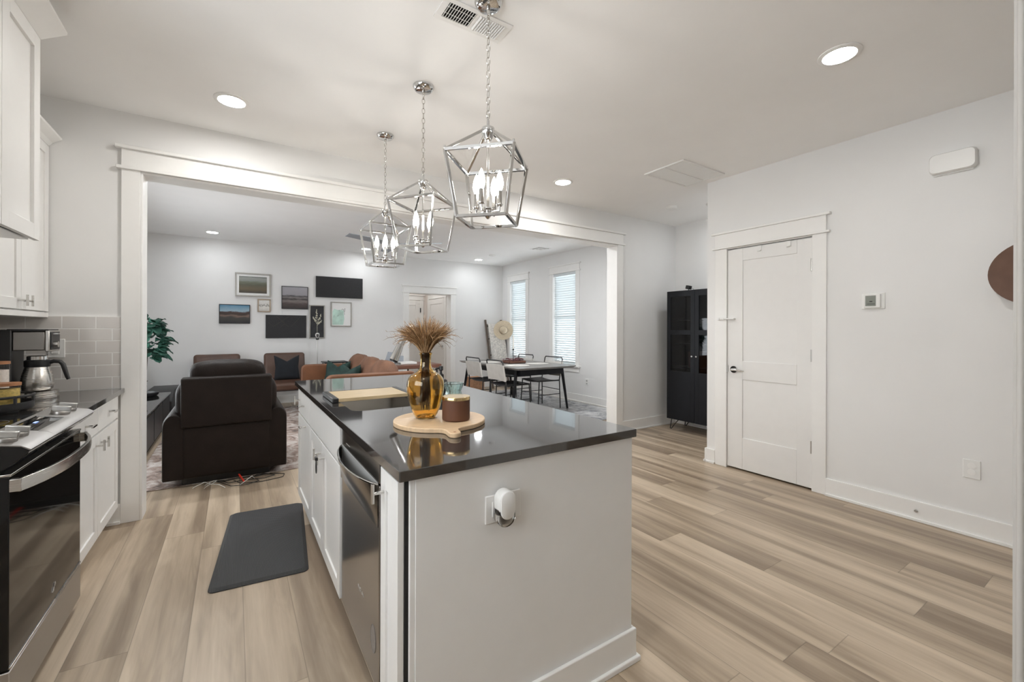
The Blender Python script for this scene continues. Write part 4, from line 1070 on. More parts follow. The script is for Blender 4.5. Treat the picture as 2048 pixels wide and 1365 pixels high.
# ---- left base cabinet, worktop, splashback
t = thing('base_cabinet', 'white base cabinet with two drawers right of the range', 'cabinet', (-0.96, 3.29, 0))
cy0, cy1 = 2.79, 3.802
G().box(-1.285, -0.66, cy0, cy1, 0.11, 0.868).box(-1.285, -0.72, cy0, cy1, 0, 0.11).build('carcass', 'cab', t, smooth=False)
G().box(-0.66, -0.645, cy1 - 0.016, cy1 + 0.014, 0.11, 0.868).build('filler_strip', 'cab', t)
ym = 3.285
for a, b2, hy in ((cy0 + 0.003, ym - 0.002, ym - 0.045), (ym + 0.002, cy1 - 0.02, ym + 0.055)):
    g = G(); shaker(g, 'y', -0.640, 1, a, b2, 0.12, 0.70); o = g.build('door', 'cab', t, bevel=0.0012)
    tbar(-0.640, hy, 0.645, 1, 'z', o)
    o = G().box(-0.659, -0.640, a, b2, 0.712, 0.862).build('drawer', 'cab', t, bevel=0.0015)
    tbar(-0.640, (a + b2) / 2, 0.79, 1, 'y', o, L=0.075)
tag(G().box(-1.277, -0.612, 2.782, 3.806, 0.869, 0.899).build('side_worktop', 'quartz', bevel=0.002), 'dark polished stone worktop right of the range', 'worktop')
struct(G().box(-1.289, -0.632, 3.808, 3.82, 0.899, 1.374).box(-1.29, -1.279, 2.0, 3.81, 0.899, 1.374), 'wall_tile', 'tile', 'greige subway tile splashback behind the coffee maker', 'splashback', smooth=False)
t = thing('wall_outlet', 'white outlet plate on the tile behind the coffee maker', 'outlet', (-0.93, 3.806, 1.17))
G().box(-0.972, -0.896, 3.802, 3.809, 1.112, 1.228).build('plate', 'whiteplastic', t, bevel=0.002)
G().box(-0.957, -0.921, 3.799, 3.803, 1.135, 1.205).build('socket', 'whiteplastic', t, bevel=0.002)

# ---- upper cabinets
t = thing('wall_cabinet', 'white two door wall cabinet above the coffee maker', 'cabinet', (-1.13, 3.4, 1.36))
G().box(-1.288, -0.99, 2.79, 3.812, 1.392, 2.43).build('carcass', 'cab', t, smooth=False)
G().box(-1.288, -0.972, 2.79, 3.813, 1.362, 1.392).build('light_rail', 'cab', t, bevel=0.002)
g = G()
g.rings([[(-1.288, 2.79, 2.43), (-0.972, 2.79, 2.43), (-0.972, 3.813, 2.43), (-1.288, 3.813, 2.43)], [(-1.288, 2.79, 2.452), (-0.955, 2.79, 2.452), (-0.955, 3.813, 2.452), (-1.288, 3.813, 2.452)],
         [(-1.288, 2.79, 2.478), (-0.915, 2.79, 2.478), (-0.915, 3.813, 2.478), (-1.288, 3.813, 2.478)], [(-1.288, 2.79, 2.488), (-0.912, 2.79, 2.488), (-0.912, 3.813, 2.488), (-1.288, 3.813, 2.488)]])
g.build('crown', 'trim', t, smooth=False)
for a, b2, hy in ((2.985, 3.397, 3.362), (3.401, 3.806, 3.436)):
    g = G(); shaker(g, 'y', -0.970, 1, a, b2, 1.40, 2.425); o = g.build('door', 'cab', t, bevel=0.0012)
    tbar(-0.970, hy, 1.447, 1, 'z', o)
G().box(-0.99, -0.972, 2.79, 2.98, 1.40, 2.425).build('filler_panel', 'cab', t)
t = thing('hood_cabinet', 'deep white cabinet with crown hanging over the range', 'cabinet', (-1.0, 2.4, 1.69))
G().box(-1.288, -0.758, 2.02, 2.782, 1.72, 2.63).build('carcass', 'cab', t, smooth=False)
g = G(); shaker(g, 'y', -0.737, 1, 2.405, 2.782, 1.69, 2.60, st=0.066, rec=0.012); g.build('door', 'cab', t, bevel=0.0012)
g = G(); shaker(g, 'y', -0.737, 1, 2.02, 2.401, 1.69, 2.60, st=0.066, rec=0.012); g.build('door', 'cab', t, bevel=0.0012)
G().box(-1.288, -0.77, 2.03, 2.775, 1.69, 1.722).build('hood_underside', 'satin', t, bevel=0.003)
g = G(); g.rings([[(-1.288, 2.0, 2.60), (-0.735, 2.0, 2.60), (-0.735, 2.784, 2.60), (-1.288, 2.784, 2.60)], [(-1.288, 2.0, 2.658), (-0.655, 2.0, 2.658), (-0.655, 2.80, 2.658), (-1.288, 2.80, 2.658)], [(-1.288, 2.0, 2.668), (-0.654, 2.0, 2.668), (-0.654, 2.80, 2.668), (-1.288, 2.80, 2.668)]])
g.build('crown', 'trim', t, smooth=False)

# ---- coffee maker and jars
zc = 0.899
t = thing('coffee_maker', 'black and steel drip coffee maker on the side worktop', 'coffee maker', (-1.0, 3.5, zc))
ky = 3.50
G().box(-1.16, -1.01, ky - 0.085, ky + 0.085, zc, 1.287).build('tower', 'blackplastic', t, bevel=0.006)
g = G().box(-1.01, -0.884, ky - 0.08, ky + 0.08, 1.172, 1.278)
hd = g.build('brew_head', 'consolesteel', t, bevel=0.006)
G().box(-1.03, -0.87, ky - 0.083, ky + 0.083, 1.278, 1.290).build('lid', 'blackplastic', hd, bevel=0.003)
G().box(-0.884, -0.866, ky - 0.084, ky + 0.084, 1.165, 1.284).build('control_face', 'satin', hd, bevel=0.004)
G().box(-0.866, -0.862, ky - 0.07, ky + 0.07, 1.175, 1.275).build('display', 'blackplastic', hd, bevel=0.001)
g = G().cyl((-0.862, ky - 0.03, 1.205), (-0.843, ky - 0.03, 1.205), 0.018, seg=24)
g.build('dial', 'satin', hd)
G().box(-0.862, -0.84, ky - 0.05, ky - 0.01, 1.262, 1.268).build('switch', 'satin', hd)
G().lathe([(0.0005, 0), (0.085, 0), (0.088, 0.006), (0.088, 0.016), (0.082, 0.018), (0.082, 0.026), (0.086, 0.030), (0.086, 0.042), (0.0005, 0.046)], (-0.935, ky, zc), 40).build('hot_plate', 'steel', t, angle=30)
c = thing('carafe', 'steel thermal carafe with a black handle under the brewer', 'carafe', (-0.935, ky, zc + 0.0465))
G().lathe([(0.0005, 0), (0.055, 0), (0.062, 0.006), (0.066, 0.03), (0.066, 0.055), (0.060, 0.09), (0.051, 0.125), (0.049, 0.135), (0.0005, 0.135)], (-0.935, ky, zc + 0.0465), 44).build('body', 'steel', c, angle=50)
G().lathe([(0.0505, 0.132), (0.0525, 0.14), (0.0525, 0.168), (0.046, 0.172), (0.0005, 0.174)], (-0.935, ky, zc + 0.0465), 36).build('collar', 'blackplastic', c, angle=40)
G().lathe([(0.042, 0.173), (0.042, 0.192), (0.036, 0.196), (0.0005, 0.197)], (-0.935, ky, zc + 0.0465), 32).build('lid', 'chrome', c, angle=40)
G().tube([(-0.895, ky, 1.098), (-0.87, ky, 1.107), (-0.845, ky, 1.105), (-0.832, ky, 1.088), (-0.824, ky, 1.055), (-0.814, ky, 1.015), (-0.808, ky, 1.0)], [0.011, 0.011, 0.0115, 0.012, 0.0115, 0.010, 0.009], 10).build('handle', 'blackplastic', c, angle=60)

t = thing('jar_rack', 'black two tier round rack of jars left of the coffee maker', 'jar rack', (-0.955, 3.0, zc))
kx, ky = -0.955, 3.0
G().lathe([(0.0005, 0), (0.09, 0), (0.09, 0.012), (0.135, 0.014), (0.14, 0.02), (0.14, 0.05), (0.1375, 0.05), (0.1375, 0.024), (0.0005, 0.024)], (kx, ky, zc), 48).build('turntable', 'blackmetal', t, angle=40)
G().torus((kx, ky, zc + 0.078), 0.139, 0.006, 'z', 56, 6).build('guard_ring', 'blackmetal', t)
g = G()
for k in range(8):
    a = k * PI / 4 + 0.1; g.box(kx + 0.137 * math.cos(a) - 0.004, kx + 0.137 * math.cos(a) + 0.004, ky + 0.137 * math.sin(a) - 0.008, ky + 0.137 * math.sin(a) + 0.008, zc + 0.045, zc + 0.083)
g.build('upright', 'blackmetal', t)
def jar(x, y, z, r, h, fill, label):
    j = thing('spice_jar', label, 'jar', (x, y, z), 'jars on the black rack')
    G().lathe([(0.0005, 0), (r - 0.002, 0), (r, 0.003), (r, h), (0.0005, h)], (x, y, z), 28).build('jar_glass', 'pane', j, angle=50)
    G().lathe([(0.0005, 0.003), (r - 0.003, 0.003), (r - 0.003, h * 0.86), (0.0005, h * 0.88)], (x, y, z), 24).build('contents', fill, j, angle=50)
    G().lathe([(0.0005, h), (r + 0.002, h), (r + 0.002, h + 0.013), (0.0005, h + 0.014)], (x, y, z), 28).build('jar_lid', 'woodlid', j, angle=50)
zj = zc + 0.0245
jar(-0.893, 2.958, zj, 0.048, 0.105, 'pasta', 'wide jar of yellow pasta with a wooden lid, nearest on the rack')
jar(-0.948, 3.065, zj, 0.036, 0.20, 'salt', 'tall jar of pale grains with a wooden lid behind the pasta jar')
jar(-1.035, 3.06, zj, 0.042, 0.10, 'pasta', 'jar at the back of the rack near the coffee maker')
jar(-1.035, 2.965, zj, 0.042, 0.10, 'salt', 'jar on the wall side of the rack')
jar(-0.965, 2.91, zj, 0.03, 0.08, 'pasta', 'small low jar on the range side of the rack')

# ---- floor mat
g = G(); M = Matrix.Translation((0.16, 3.045, 0.0006)) @ Matrix.Rotation(-0.09, 4, 'Z')
P = [(p[0], p[1]) for p in rrect(-0.225, 0.225, -0.505, 0.505, 0.03)]
def sc(P, k): return [(x * (1 - k / 0.225), y * (1 - k / 0.505)) for x, y in P]
g.rings([[M @ Vector((x, y, 0)) for x, y in P], [M @ Vector((x, y, 0.004)) for x, y in P], [M @ Vector((x, y, 0.014)) for x, y in sc(P, 0.018)]])
tag(g.build('kitchen_mat', 'matrubber', angle=20), 'black ribbed anti fatigue mat beside the island', 'mat')

# ---- right wall fittings
t = thing('thermostat', 'white thermostat with a grey screen on the door wall', 'thermostat', (3.915, 1.207, 1.45))
G().box(3.912, 3.92, 1.138, 1.278, 1.452, 1.570).build('back_plate', 'whiteplastic', t, bevel=0.004)
G().box(3.893, 3.913, 1.160, 1.255, 1.460, 1.560).build('housing', 'whiteplastic', t, bevel=0.004)
G().box(3.8915, 3.894, 1.185, 1.247, 1.474, 1.550).build('screen', 'lcd', t, bevel=0.001)
g = G().box(3.891, 3.892, 1.19, 1.236, 1.487, 1.490).box(3.891, 3.892, 1.205, 1.222, 1.504, 1.510)
g.build('screen_digits', 'shadow', t)
t = thing('door_chime', 'white rounded door chime box high on the door wall', 'door chime', (3.89, 0.79, 2.32))
P = rrect(0.682, 0.902, 2.325, 2.455, 0.028)
G().rings([[(3.92, y, z) for y, z in P], [(3.885, y, z) for y, z in P], [(3.872, 0.792 + (y - 0.792) * 0.94, 2.39 + (z - 2.39) * 0.9) for y, z in P]]).build('chime_cover', 'whiteplastic', t, angle=50)
G().box(3.905, 3.92, 0.70, 0.885, 2.318, 2.326).build('chime_base', 'whiteplastic', t)
t = thing('wall_outlet', 'white wall outlet low on the door wall, near the right edge', 'outlet', (3.915, 0.706, 0.42))
G().box(3.913, 3.92, 0.667, 0.746, 0.362, 0.480).build('plate', 'whiteplastic', t, bevel=0.003)
g = G()
for z in (0.403, 0.443): g.cyl((3.914, 0.706, z), (3.910, 0.706, z), 0.019, seg=24)
g.build('socket', 'trim', t)
g = G().cyl((3.904, 0.966, 0.068), (3.896, 0.966, 0.068), 0.0095, seg=20).cyl((3.896, 0.966, 0.068), (3.889, 0.966, 0.068), 0.005, seg=16)
tag(g.build('baseboard_stub', 'satin'), 'small round metal stub on the door wall baseboard', 'door stop')
# brown hat hung on the door wall, mostly hidden by the near wall end
t = thing('hanging_hat', 'brown wide brim hat on the door wall, half hidden', 'hat', (3.9, 0.43, 1.62))
def brim(r, a): return (3.865 - 0.05 * (r / 0.2) ** 2 * abs(math.sin(a)) ** 2 * 0.6, 0.425 + r * math.cos(a), 1.635 + r * 0.92 * math.sin(a))
grid = [[brim(0.075 + 0.132 * i / 6, 2 * PI * k / 48) for k in range(49)] for i in range(7)]
G().sheet(grid, 0.003).build('brim', 'felt', t, angle=60)
G().lathe([(0.078, 0.0), (0.076, 0.03), (0.07, 0.06), (0.05, 0.085), (0.0005, 0.075)], (3.86, 0.425, 1.635), 32, M=Ry(-PI / 2)).build('crown', 'felt', t, angle=60)
G().cyl((3.92, 0.425, 1.60), (3.86, 0.425, 1.60), 0.006).build('hat_peg', 'blackmetal', t)

# ---- black cabinet in the alcove
t = thing('display_cabinet', 'tall black cabinet with glass doors and hairpin legs', 'cabinet', (4.96, 3.24, 0))
bx0, bx1, by0, by1, bz0, bz1 = 4.765, 5.155, 2.83, 3.635, 0.14, 1.792
g = G().box(bx0 + 0.021, bx1, by0, by0 + 0.018, bz0 + 0.02, bz1 - 0.02).box(bx0 + 0.021, bx1, by1 - 0.018, by1, bz0 + 0.02, bz1 - 0.02).box(bx1 - 0.01, bx1, by0 + 0.018, by1 - 0.018, bz0 + 0.02, bz1 - 0.02)
g.box(bx0 + 0.02, bx1, by0, by1, bz0, bz0 + 0.02).box(bx0 + 0.02, bx1, by0, by1, bz1 - 0.02, bz1)
g.build('carcass', 'blackwood', t, bevel=0.0015)
g = G()
for z in (0.80, 1.10, 1.42): g.box(bx0 + 0.04, bx1 - 0.01, by0 + 0.018, by1 - 0.018, z, z + 0.016)
g.build('shelf', 'blackwood', t)
ym = (by0 + by1) / 2
for a, b2, ky in ((by0, ym - 0.0015, ym - 0.03), (ym + 0.0015, by1, ym + 0.03)):
    g = G()
    for u, v, p, q in ((a, a + 0.055, bz0, bz1), (b2 - 0.055, b2, bz0, bz1), (a + 0.055, b2 - 0.055, bz1 - 0.075, bz1), (a + 0.055, b2 - 0.055, 1.232, 1.292), (a + 0.055, b2 - 0.055, bz0, 0.765)): g.box(bx0, bx0 + 0.02, u, v, p, q)
    d = g.build('door', 'blackwood', t, bevel=0.0015)
    G().box(bx0 + 0.008, bx0 + 0.012, a + 0.05, b2 - 0.05, 0.76, 1.24).build('glass_pane', 'cabpane', d, smooth=False)
    G().box(bx0 + 0.008, bx0 + 0.012, a + 0.05, b2 - 0.05, 1.285, 1.725).build('glass_pane', 'cabpane', d, smooth=False)
    G().lathe([(0.0005, 0.022), (0.009, 0.021), (0.010, 0.014), (0.005, 0.01), (0.005, 0)], (bx0, ky, 0.965), 16, M=Ry(-PI / 2)).build('knob', 'satin', d)
for lx in (bx0 + 0.05, bx1 - 0.05):
    for ly, s in ((by0 + 0.06, 1), (by1 - 0.06, -1)):
        f = (lx + (-0.012 if lx < 4.9 else 0.012), ly - s * 0.035, 0.0)
        g = G().tube([(lx, ly - s * 0.02, bz0), (f[0], f[1], 0.004), (f[0], f[1] + s * 0.016, 0.004), (lx, ly + s * 0.085, bz0)], 0.0055, 8)
        g.box(lx - 0.02, lx + 0.02, min(ly - s * 0.03, ly + s * 0.1), max(ly - s * 0.03, ly + s * 0.1), bz0 - 0.004, bz0)
        g.build('leg', 'blackmetal', t)
def bookbox(x, y, z, dx, dy, dz, m, label):
    tag(G().box(x - dx / 2, x + dx / 2, y - dy / 2, y + dy / 2, z, z + dz).build('storage_box', m, bevel=0.003), label, 'box', 'boxes in the black cabinet')
bookbox(4.98, 3.33, 0.8165, 0.2, 0.14, 0.20, 'deskwood', 'brown box on the lower shelf behind the left cabinet door')
bookbox(4.98, 3.02, 0.8165, 0.2, 0.22, 0.18, 'deskwood', 'brown box on the lower shelf behind the right cabinet door')
bookbox(4.98, 3.34, 1.4365, 0.2, 0.22, 0.10, 'shadow', 'dark box on the upper shelf of the black cabinet')
t = thing('webcam', 'small black camera on top of the black cabinet', 'camera', (4.9, 3.41, bz1))
G().lathe([(0.0005, 0), (0.02, 0), (0.02, 0.004), (0.005, 0.008), (0.005, 0.03)], (4.9, 3.41, bz1), 16).build('stand', 'blackplastic', t)
M = Matrix.Translation((4.9, 3.41, bz1 + 0.048)) @ Matrix.Rotation(0.25, 4, 'X')
c = G().box(-0.03, 0.03, -0.028, 0.028, -0.024, 0.024, M).build('camera_body', 'blackplastic', t, bevel=0.007)
G().tube([(4.91, 3.385, bz1 + 0.035), (4.92, 3.36, bz1 + 0.03), (4.915, 3.345, bz1 + 0.012), (4.93, 3.32, bz1 + 0.003), (5.0, 3.28, bz1 + 0.003)], 0.002, 6).build('cable', 'blackplastic', t)
# ================================================================== LIVING ROOM
RUG = 0.008
g = G().box(-0.70, 2.55, 4.42, 7.95, 0.0004, RUG)
tag(g.build('area_rug', 'rug1', bevel=0.003), 'large faded grey and rust rug under the sofa and recliner', 'rug')
g = G().box(2.85, 5.13, 4.45, 7.75, 0.0004, RUG)
tag(g.build('dining_rug', 'rug2', bevel=0.003), 'blue grey distressed rug under the dining table', 'rug')

# ---- recliner, seen from behind
t = thing('recliner', 'dark brown leather recliner with its back to the kitchen', 'recliner', (-0.04, 4.8, 0))
rx0, rx1, yb = -0.36, 0.28, 4.33
G().box(-0.36, 0.27, 4.42, 5.15, RUG + 0.001, 0.085).build('base', 'blackplastic', t, bevel=0.006)
G().box(rx0 + 0.012, rx1 - 0.012, yb + 0.01, yb + 0.09, 0.075, 0.50).build('lower_back', 'brownleather', t, bevel=0.02, bseg=3)
M = Matrix.Translation((0, yb + 0.02, 0.49)) @ Matrix.Rotation(math.radians(1.0), 4, 'X')
G().box(rx0, rx1, -0.035, 0.09, 0.0, 0.405, M).build('back_panel', 'brownleather', t, bevel=0.016, bseg=3)
G().cushion((-0.04, yb + 0.20, 0.91), (0.56, 0.26, 0.23), 3.2, 26, wrinkle=0.018, seed=2).build('head_cushion', 'brownleather', t, angle=80)
G().cushion((-0.04, yb + 0.17, 0.68), (0.735, 0.26, 0.46), 3.6, 22, wrinkle=0.012, seed=5).build('back_cushion', 'brownleather', t, angle=80)
for s, xa in ((-1, -0.405), (1, 0.325)):
    # arm: rounded top block running forward
    g = G(); R = []
    w = 0.155
    for y, k in ((yb + 0.02, 0.9), (yb + 0.06, 1.0), (yb + 0.5, 1.0), (yb + 0.86, 0.98), (yb + 0.90, 0.86)):
        ring = []
        hw = w / 2 * k
        for i in range(13):
            a = PI * i / 12; ring.append((xa + hw * math.cos(a) * 1.0, y, 0.50 + 0.11 * k * math.sin(a) * 1.0 + 0.0))
        ring += [(xa - hw, y, 0.075), (xa + hw, y, 0.075)]
        R.append(ring)
    g.rings(R); g.build('arm', 'brownleather', t, angle=60, bevel=0.006)
G().cushion((-0.04, yb + 0.52, 0.44), (0.60, 0.62, 0.18), 4, 18, wrinkle=0.01).build('seat', 'brownleather', t, angle=80)
G().box(-0.33, 0.25, yb + 0.84, yb + 0.90, 0.12, 0.42).build('footrest', 'brownleather', t, bevel=0.025, bseg=3)
CZ = [0]
def cord(pts, m, name, label, r=0.003):
    CZ[0] += 1; dz = 0.0075 * (CZ[0] - 1)
    pts = [(p[0], p[1], p[2] + dz * min(1, i / 4, (len(pts) - 1 - i) / 4)) for i, p in enumerate(pts)]
    tag(G().tube(pts, r, 6).build(name, m), label, 'cable', 'cables under the recliner')
def wig(p, n=14, amp=0.03, seed=0):
    rnd = random.Random(seed); out = []
    for i in range(n):
        s = i / (n - 1) * (len(p) - 1); k = min(int(s), len(p) - 2); f = s - k
        f = f * f * (3 - 2 * f)
        out.append((p[k][0] * (1 - f) + p[k + 1][0] * f, p[k][1] * (1 - f) + p[k + 1][1] * f + 0.0, p[k][2] if len(p[k]) > 2 else 0.0035))
    return out
cord(wig([(0.27, 4.40), (0.38, 4.32), (0.36, 4.24), (0.2, 4.20), (0.05, 4.24), (0.0, 4.36)], 30), 'blackplastic', 'power_cable', 'black cable looping out past the right side of the recliner')
cord(wig([(-0.12, 4.40), (-0.02, 4.19), (0.10, 4.16), (0.18, 4.22), (0.12, 4.38)], 24), 'blackplastic', 'power_cable', 'black cable curving under the middle of the recliner')
cord(wig([(0.22, 4.41), (0.3, 4.28), (0.22, 4.235), (0.08, 4.275), (-0.04, 4.255), (-0.1, 4.40)], 30), 'blackplastic', 'power_cable', 'black cable lying inside the loop right of the red stick', 0.0035)
cord(wig([(0.16, 4.40), (0.24, 4.33), (0.16, 4.30), (0.02, 4.33), (-0.06, 4.30), (-0.14, 4.40)], 30), 'blackplastic', 'power_cable', 'black cable closest to the recliner base, behind the red stick', 0.004)
cord(wig([(-0.28, 4.31), (-0.2, 4.33), (-0.16, 4.26), (-0.10, 4.20), (-0.06, 4.19)], 20), 'whitecord', 'charging_cable', 'white cable curling under the left half of the recliner', 0.0032)
cord(wig([(-0.20, 4.25), (-0.15, 4.22), (-0.12, 4.30), (-0.2, 4.33)], 18), 'whitecord', 'charging_cable', 'short white cable loop under the left half of the recliner', 0.003)
cord(wig([(0.04, 4.18), (0.10, 4.19), (0.13, 4.25), (0.15, 4.30)], 14), 'whitecord', 'charging_cable', 'white cable end under the right half of the recliner', 0.0035)
M = Matrix.Translation((0.055, 4.30, 0.03)) @ Matrix.Rotation(0.35, 4, 'Z') @ Matrix.Rotation(0.35, 4, 'X')
tag(G().box(-0.006, 0.006, -0.06, 0.06, -0.006, 0.006, M).build('power_switch_bar', 'red', bevel=0.003), 'small red plastic stick among the cables under the recliner', 'stick')

# ---- two lounge chairs at the far wall
def lounge():
    t = thing('lounge_chair', 'brown leather lounge chair with a navy cushion', 'lounge chair', (0, 0, 0), 'brown lounge chairs at the gallery wall')
    M = Matrix.Translation((0, 0.14, 0.43)) @ Matrix.Rotation(math.radians(-13), 4, 'X')
    G().box(-0.305, 0.305, 0.0, 0.13, -0.06, 0.47, M).build('backrest', 'chairleather', t, bevel=0.045, bseg=4)
    g = G()
    for x in (-0.13, 0.13):
        for z in (0.12, 0.30): g.cushion((0, 0, 0), (0.022, 0.012, 0.022), 2, 6, Matrix.Translation((x, -0.003, z)) if False else None) if False else g.cushion(tuple(M @ Vector((x, -0.002, z))), (0.024, 0.014, 0.024), 2, 6)
    g.build('tuft_button', 'brownleather', t)
    M = Matrix.Translation((0, -0.12, 0.36)) @ Matrix.Rotation(math.radians(4), 4, 'X')
    G().box(-0.305, 0.305, -0.30, 0.32, -0.02, 0.10, M).build('seat', 'chairleather', t, bevel=0.04, bseg=4)
    G().box(-0.30, 0.30, -0.40, 0.22, 0.315, 0.335).build('seat_frame', 'blackmetal', t, bevel=0.003)
    for x in (-0.28, 0.28):
        G().tube([(x, -0.38, 0.32), (x, -0.40, 0.012), (x, 0.22, 0.012), (x, 0.20, 0.32)], 0.011, 4).build('leg', 'blackmetal', t)
    return t
lc = lounge()
copy_tree(lc, None, 'brown leather lounge chair directly behind the recliner, no cushion', (-0.222, 7.93, RUG), 0.0)
lc['label'] = 'brown leather lounge chair holding a navy cushion'
lc.location = (0.715, 7.9, RUG)
def eared(c, w, h, d, M, m, label, group=None):
    """square throw pillow, chopped in the middle so that two corners stand up"""
    g = G(); n = 16; A = []; B = []
    for i in range(n + 1):
        ra, rb = [], []
        for j in range(n + 1):
            u, v = -1 + 2 * i / n, -1 + 2 * j / n
            th = d / 2 * max(0, (1 - u ** 4) * (1 - v ** 4)) ** 0.5
            z = v * h / 2
            if v > 0: z -= h * 0.26 * (1 - abs(u)) ** 1.1 * v
            x = u * w / 2 * (1 - 0.10 * (1 - abs(v)))
            ra.append(M @ Vector((x, -th, z)) + Vector(c)); rb.append(M @ Vector((x, th, z)) + Vector(c))
        A.append(ra); B.append(rb)
    g2 = g.bm
    for grid, flip in ((A, 0), (B, 1)):
        V = [[g2.verts.new(p) for p in r] for r in grid]
        for i in range(n):
            for j in range(n):
                f = (V[i][j], V[i + 1][j], V[i + 1][j + 1], V[i][j + 1]); g2.faces.new(f if not flip else f[::-1])
    bmesh.ops.remove_doubles(g2, verts=g2.verts[:], dist=0.0005)
    return tag(g.build('throw_pillow', m, angle=80), label, 'pillow', group)
eared((0.722, 7.86, 0.665), 0.37, 0.40, 0.14, Rx(math.radians(-14)), 'navy', 'navy throw pillow standing on the brown lounge chair')

# ---- sofa facing left
t = thing('sofa', 'cognac leather sofa with tall flat arms, side on behind the island', 'sofa', (1.4, 6.3, RUG))
sa, sb, s0, s1 = 5.22, 7.42, 0.87, 1.93
for y0, y1, zz in ((sa, sa + 0.085, 0.765), (sb - 0.085, sb, 0.735)):
    P = []
    for cx, cz, a in ((s1 - 0.06, zz - 0.06, 0), (s0 + 0.08, zz - 0.08, 90), (s0 + 0.02, 0.16, 180), (s1 - 0.02, 0.16, 270)):
        r = {0: 0.06, 90: 0.08, 180: 0.02, 270: 0.02}[a]
        for i in range(7):
            b = math.radians(a + 15 * i); P.append((cx + r * math.cos(b), cz + r * math.sin(b)))
    G().prism(P, 'y', y0, y1).build('arm', 'cognac', t, bevel=0.018, bseg=3, angle=50)
M = Matrix.Translation((1.83, 0, 0.2)) @ Matrix.Rotation(math.radians(7), 4, 'Y')
G().box(-0.07, 0.08, sa + 0.06, sb - 0.06, 0, 0.50, M).build('backrest', 'cognac', t, bevel=0.03, bseg=3)
G().box(s0 + 0.02, s1 - 0.05, sa + 0.06, sb - 0.06, 0.15, 0.30).build('seat_base', 'cognac', t, bevel=0.015)
for y in (5.68, 6.32, 6.96):
    G().cushion((1.28, y, 0.37), (0.86, 0.66, 0.18), 5, 16, wrinkle=0.006).build('seat_cushion', 'cognac', t, angle=80)
for k, y in enumerate((5.66, 6.32, 6.98)):
    G().cushion((1.64, y, 0.665 + 0.008 * k), (0.28, 0.68, 0.44), 2.7, 22, Ry(math.radians(16)), wrinkle=0.028, seed=k + 11).build('back_cushion', 'cognac_cushion', t, angle=80)
for x in (s0 + 0.06, s1 - 0.08):
    for y in (sa + 0.05, sb - 0.05): G().cyl((x, y, RUG), (x, y, 0.16), 0.016, 0.022, 12).build('leg', 'blackwood', t)
eared((1.33, 7.0, 0.60), 0.44, 0.42, 0.16, Rz(-0.9) @ Rx(math.radians(-12)), 'green', 'dark green pillow at the far end of the cognac sofa', 'green pillows on the sofa')
eared((1.36, 6.35, 0.595), 0.44, 0.42, 0.16, Rz(-1.2) @ Rx(math.radians(-12)), 'green', 'bright green velvet pillow in the middle of the cognac sofa', 'green pillows on the sofa')

# ---- floor lamp and side table
t = thing('floor_lamp', 'slim silver floor lamp behind the sofa, bare bulb on top', 'floor lamp', (1.215, 8.12, 0))
G().lathe([(0.0005, 0), (0.12, 0), (0.12, 0.012), (0.02, 0.022), (0.0005, 0.022)], (1.215, 8.12, 0), 32).build('base', 'satin', t, angle=40)
G().cyl((1.215, 8.12, 0.02), (1.215, 8.12, 1.105), 0.008, seg=12).build('pole', 'satin', t)
G().lathe([(0.0005, 0), (0.02, 0), (0.026, 0.012), (0.026, 0.03), (0.0005, 0.03)], (1.215, 8.12, 1.10), 20).build('socket', 'blackmetal', t, angle=40)
G().lathe([(0.014, 0), (0.026, 0.02), (0.036, 0.05), (0.034, 0.075), (0.018, 0.094), (0.0005, 0.098)], (1.215, 8.12, 1.13), 20).build('bulb', 'clear', t, angle=80)
t = thing('side_table', 'low table with a thin dark top beyond the sofa', 'side table', (1.5, 8.1, 0))
G().box(1.30, 1.70, 7.95, 8.3, 0.695, 0.715).build('table_top', 'blackwood', t, bevel=0.003)
for x in (1.33, 1.67):
    for y in (7.98, 8.27): G().cyl((x, y, 0), (x, y, 0.695), 0.01, seg=8).build('leg', 'blackmetal', t)

# ---- desk behind the sofa
t = thing('desk', 'walnut desk with thin black legs behind the sofa', 'desk', (2.4, 6.65, 0))
G().box(1.98, 2.78, 6.37, 6.97, 0.68, 0.74).build('desk_top', 'deskwood', t, bevel=0.008)
for x in (2.04, 2.42, 2.72):
    for y in (6.42, 6.92): G().cyl((x, y, RUG), (x, y, 0.68), 0.013, seg=10).build('leg', 'blackmetal', t)
tag(G().box(2.16, 2.42, 6.5, 6.75, 0.741, 0.775).build('game_console', 'whiteplastic', bevel=0.006), 'flat white box lying on the walnut desk', 'box')
tag(G().box(2.17, 2.30, 6.78, 6.86, 0.741, 0.86).build('desk_speaker', 'ledger', bevel=0.008), 'small grey speaker box standing on the walnut desk', 'speaker')
t = thing('laptop', 'open dark laptop on the left end of the walnut desk', 'laptop', (2.06, 6.62, 0.741))
G().box(1.99, 2.14, 6.45, 6.79, 0.7405, 0.752).build('keyboard_deck', 'satin', t, bevel=0.002)
M = Matrix.Translation((1.99, 6.62, 0.752)) @ Matrix.Rotation(math.radians(-72), 4, 'Y')
G().box(-0.0, 0.19, -0.17, 0.17, -0.004, 0.004, M).build('screen', 'ledger', t, bevel=0.002)

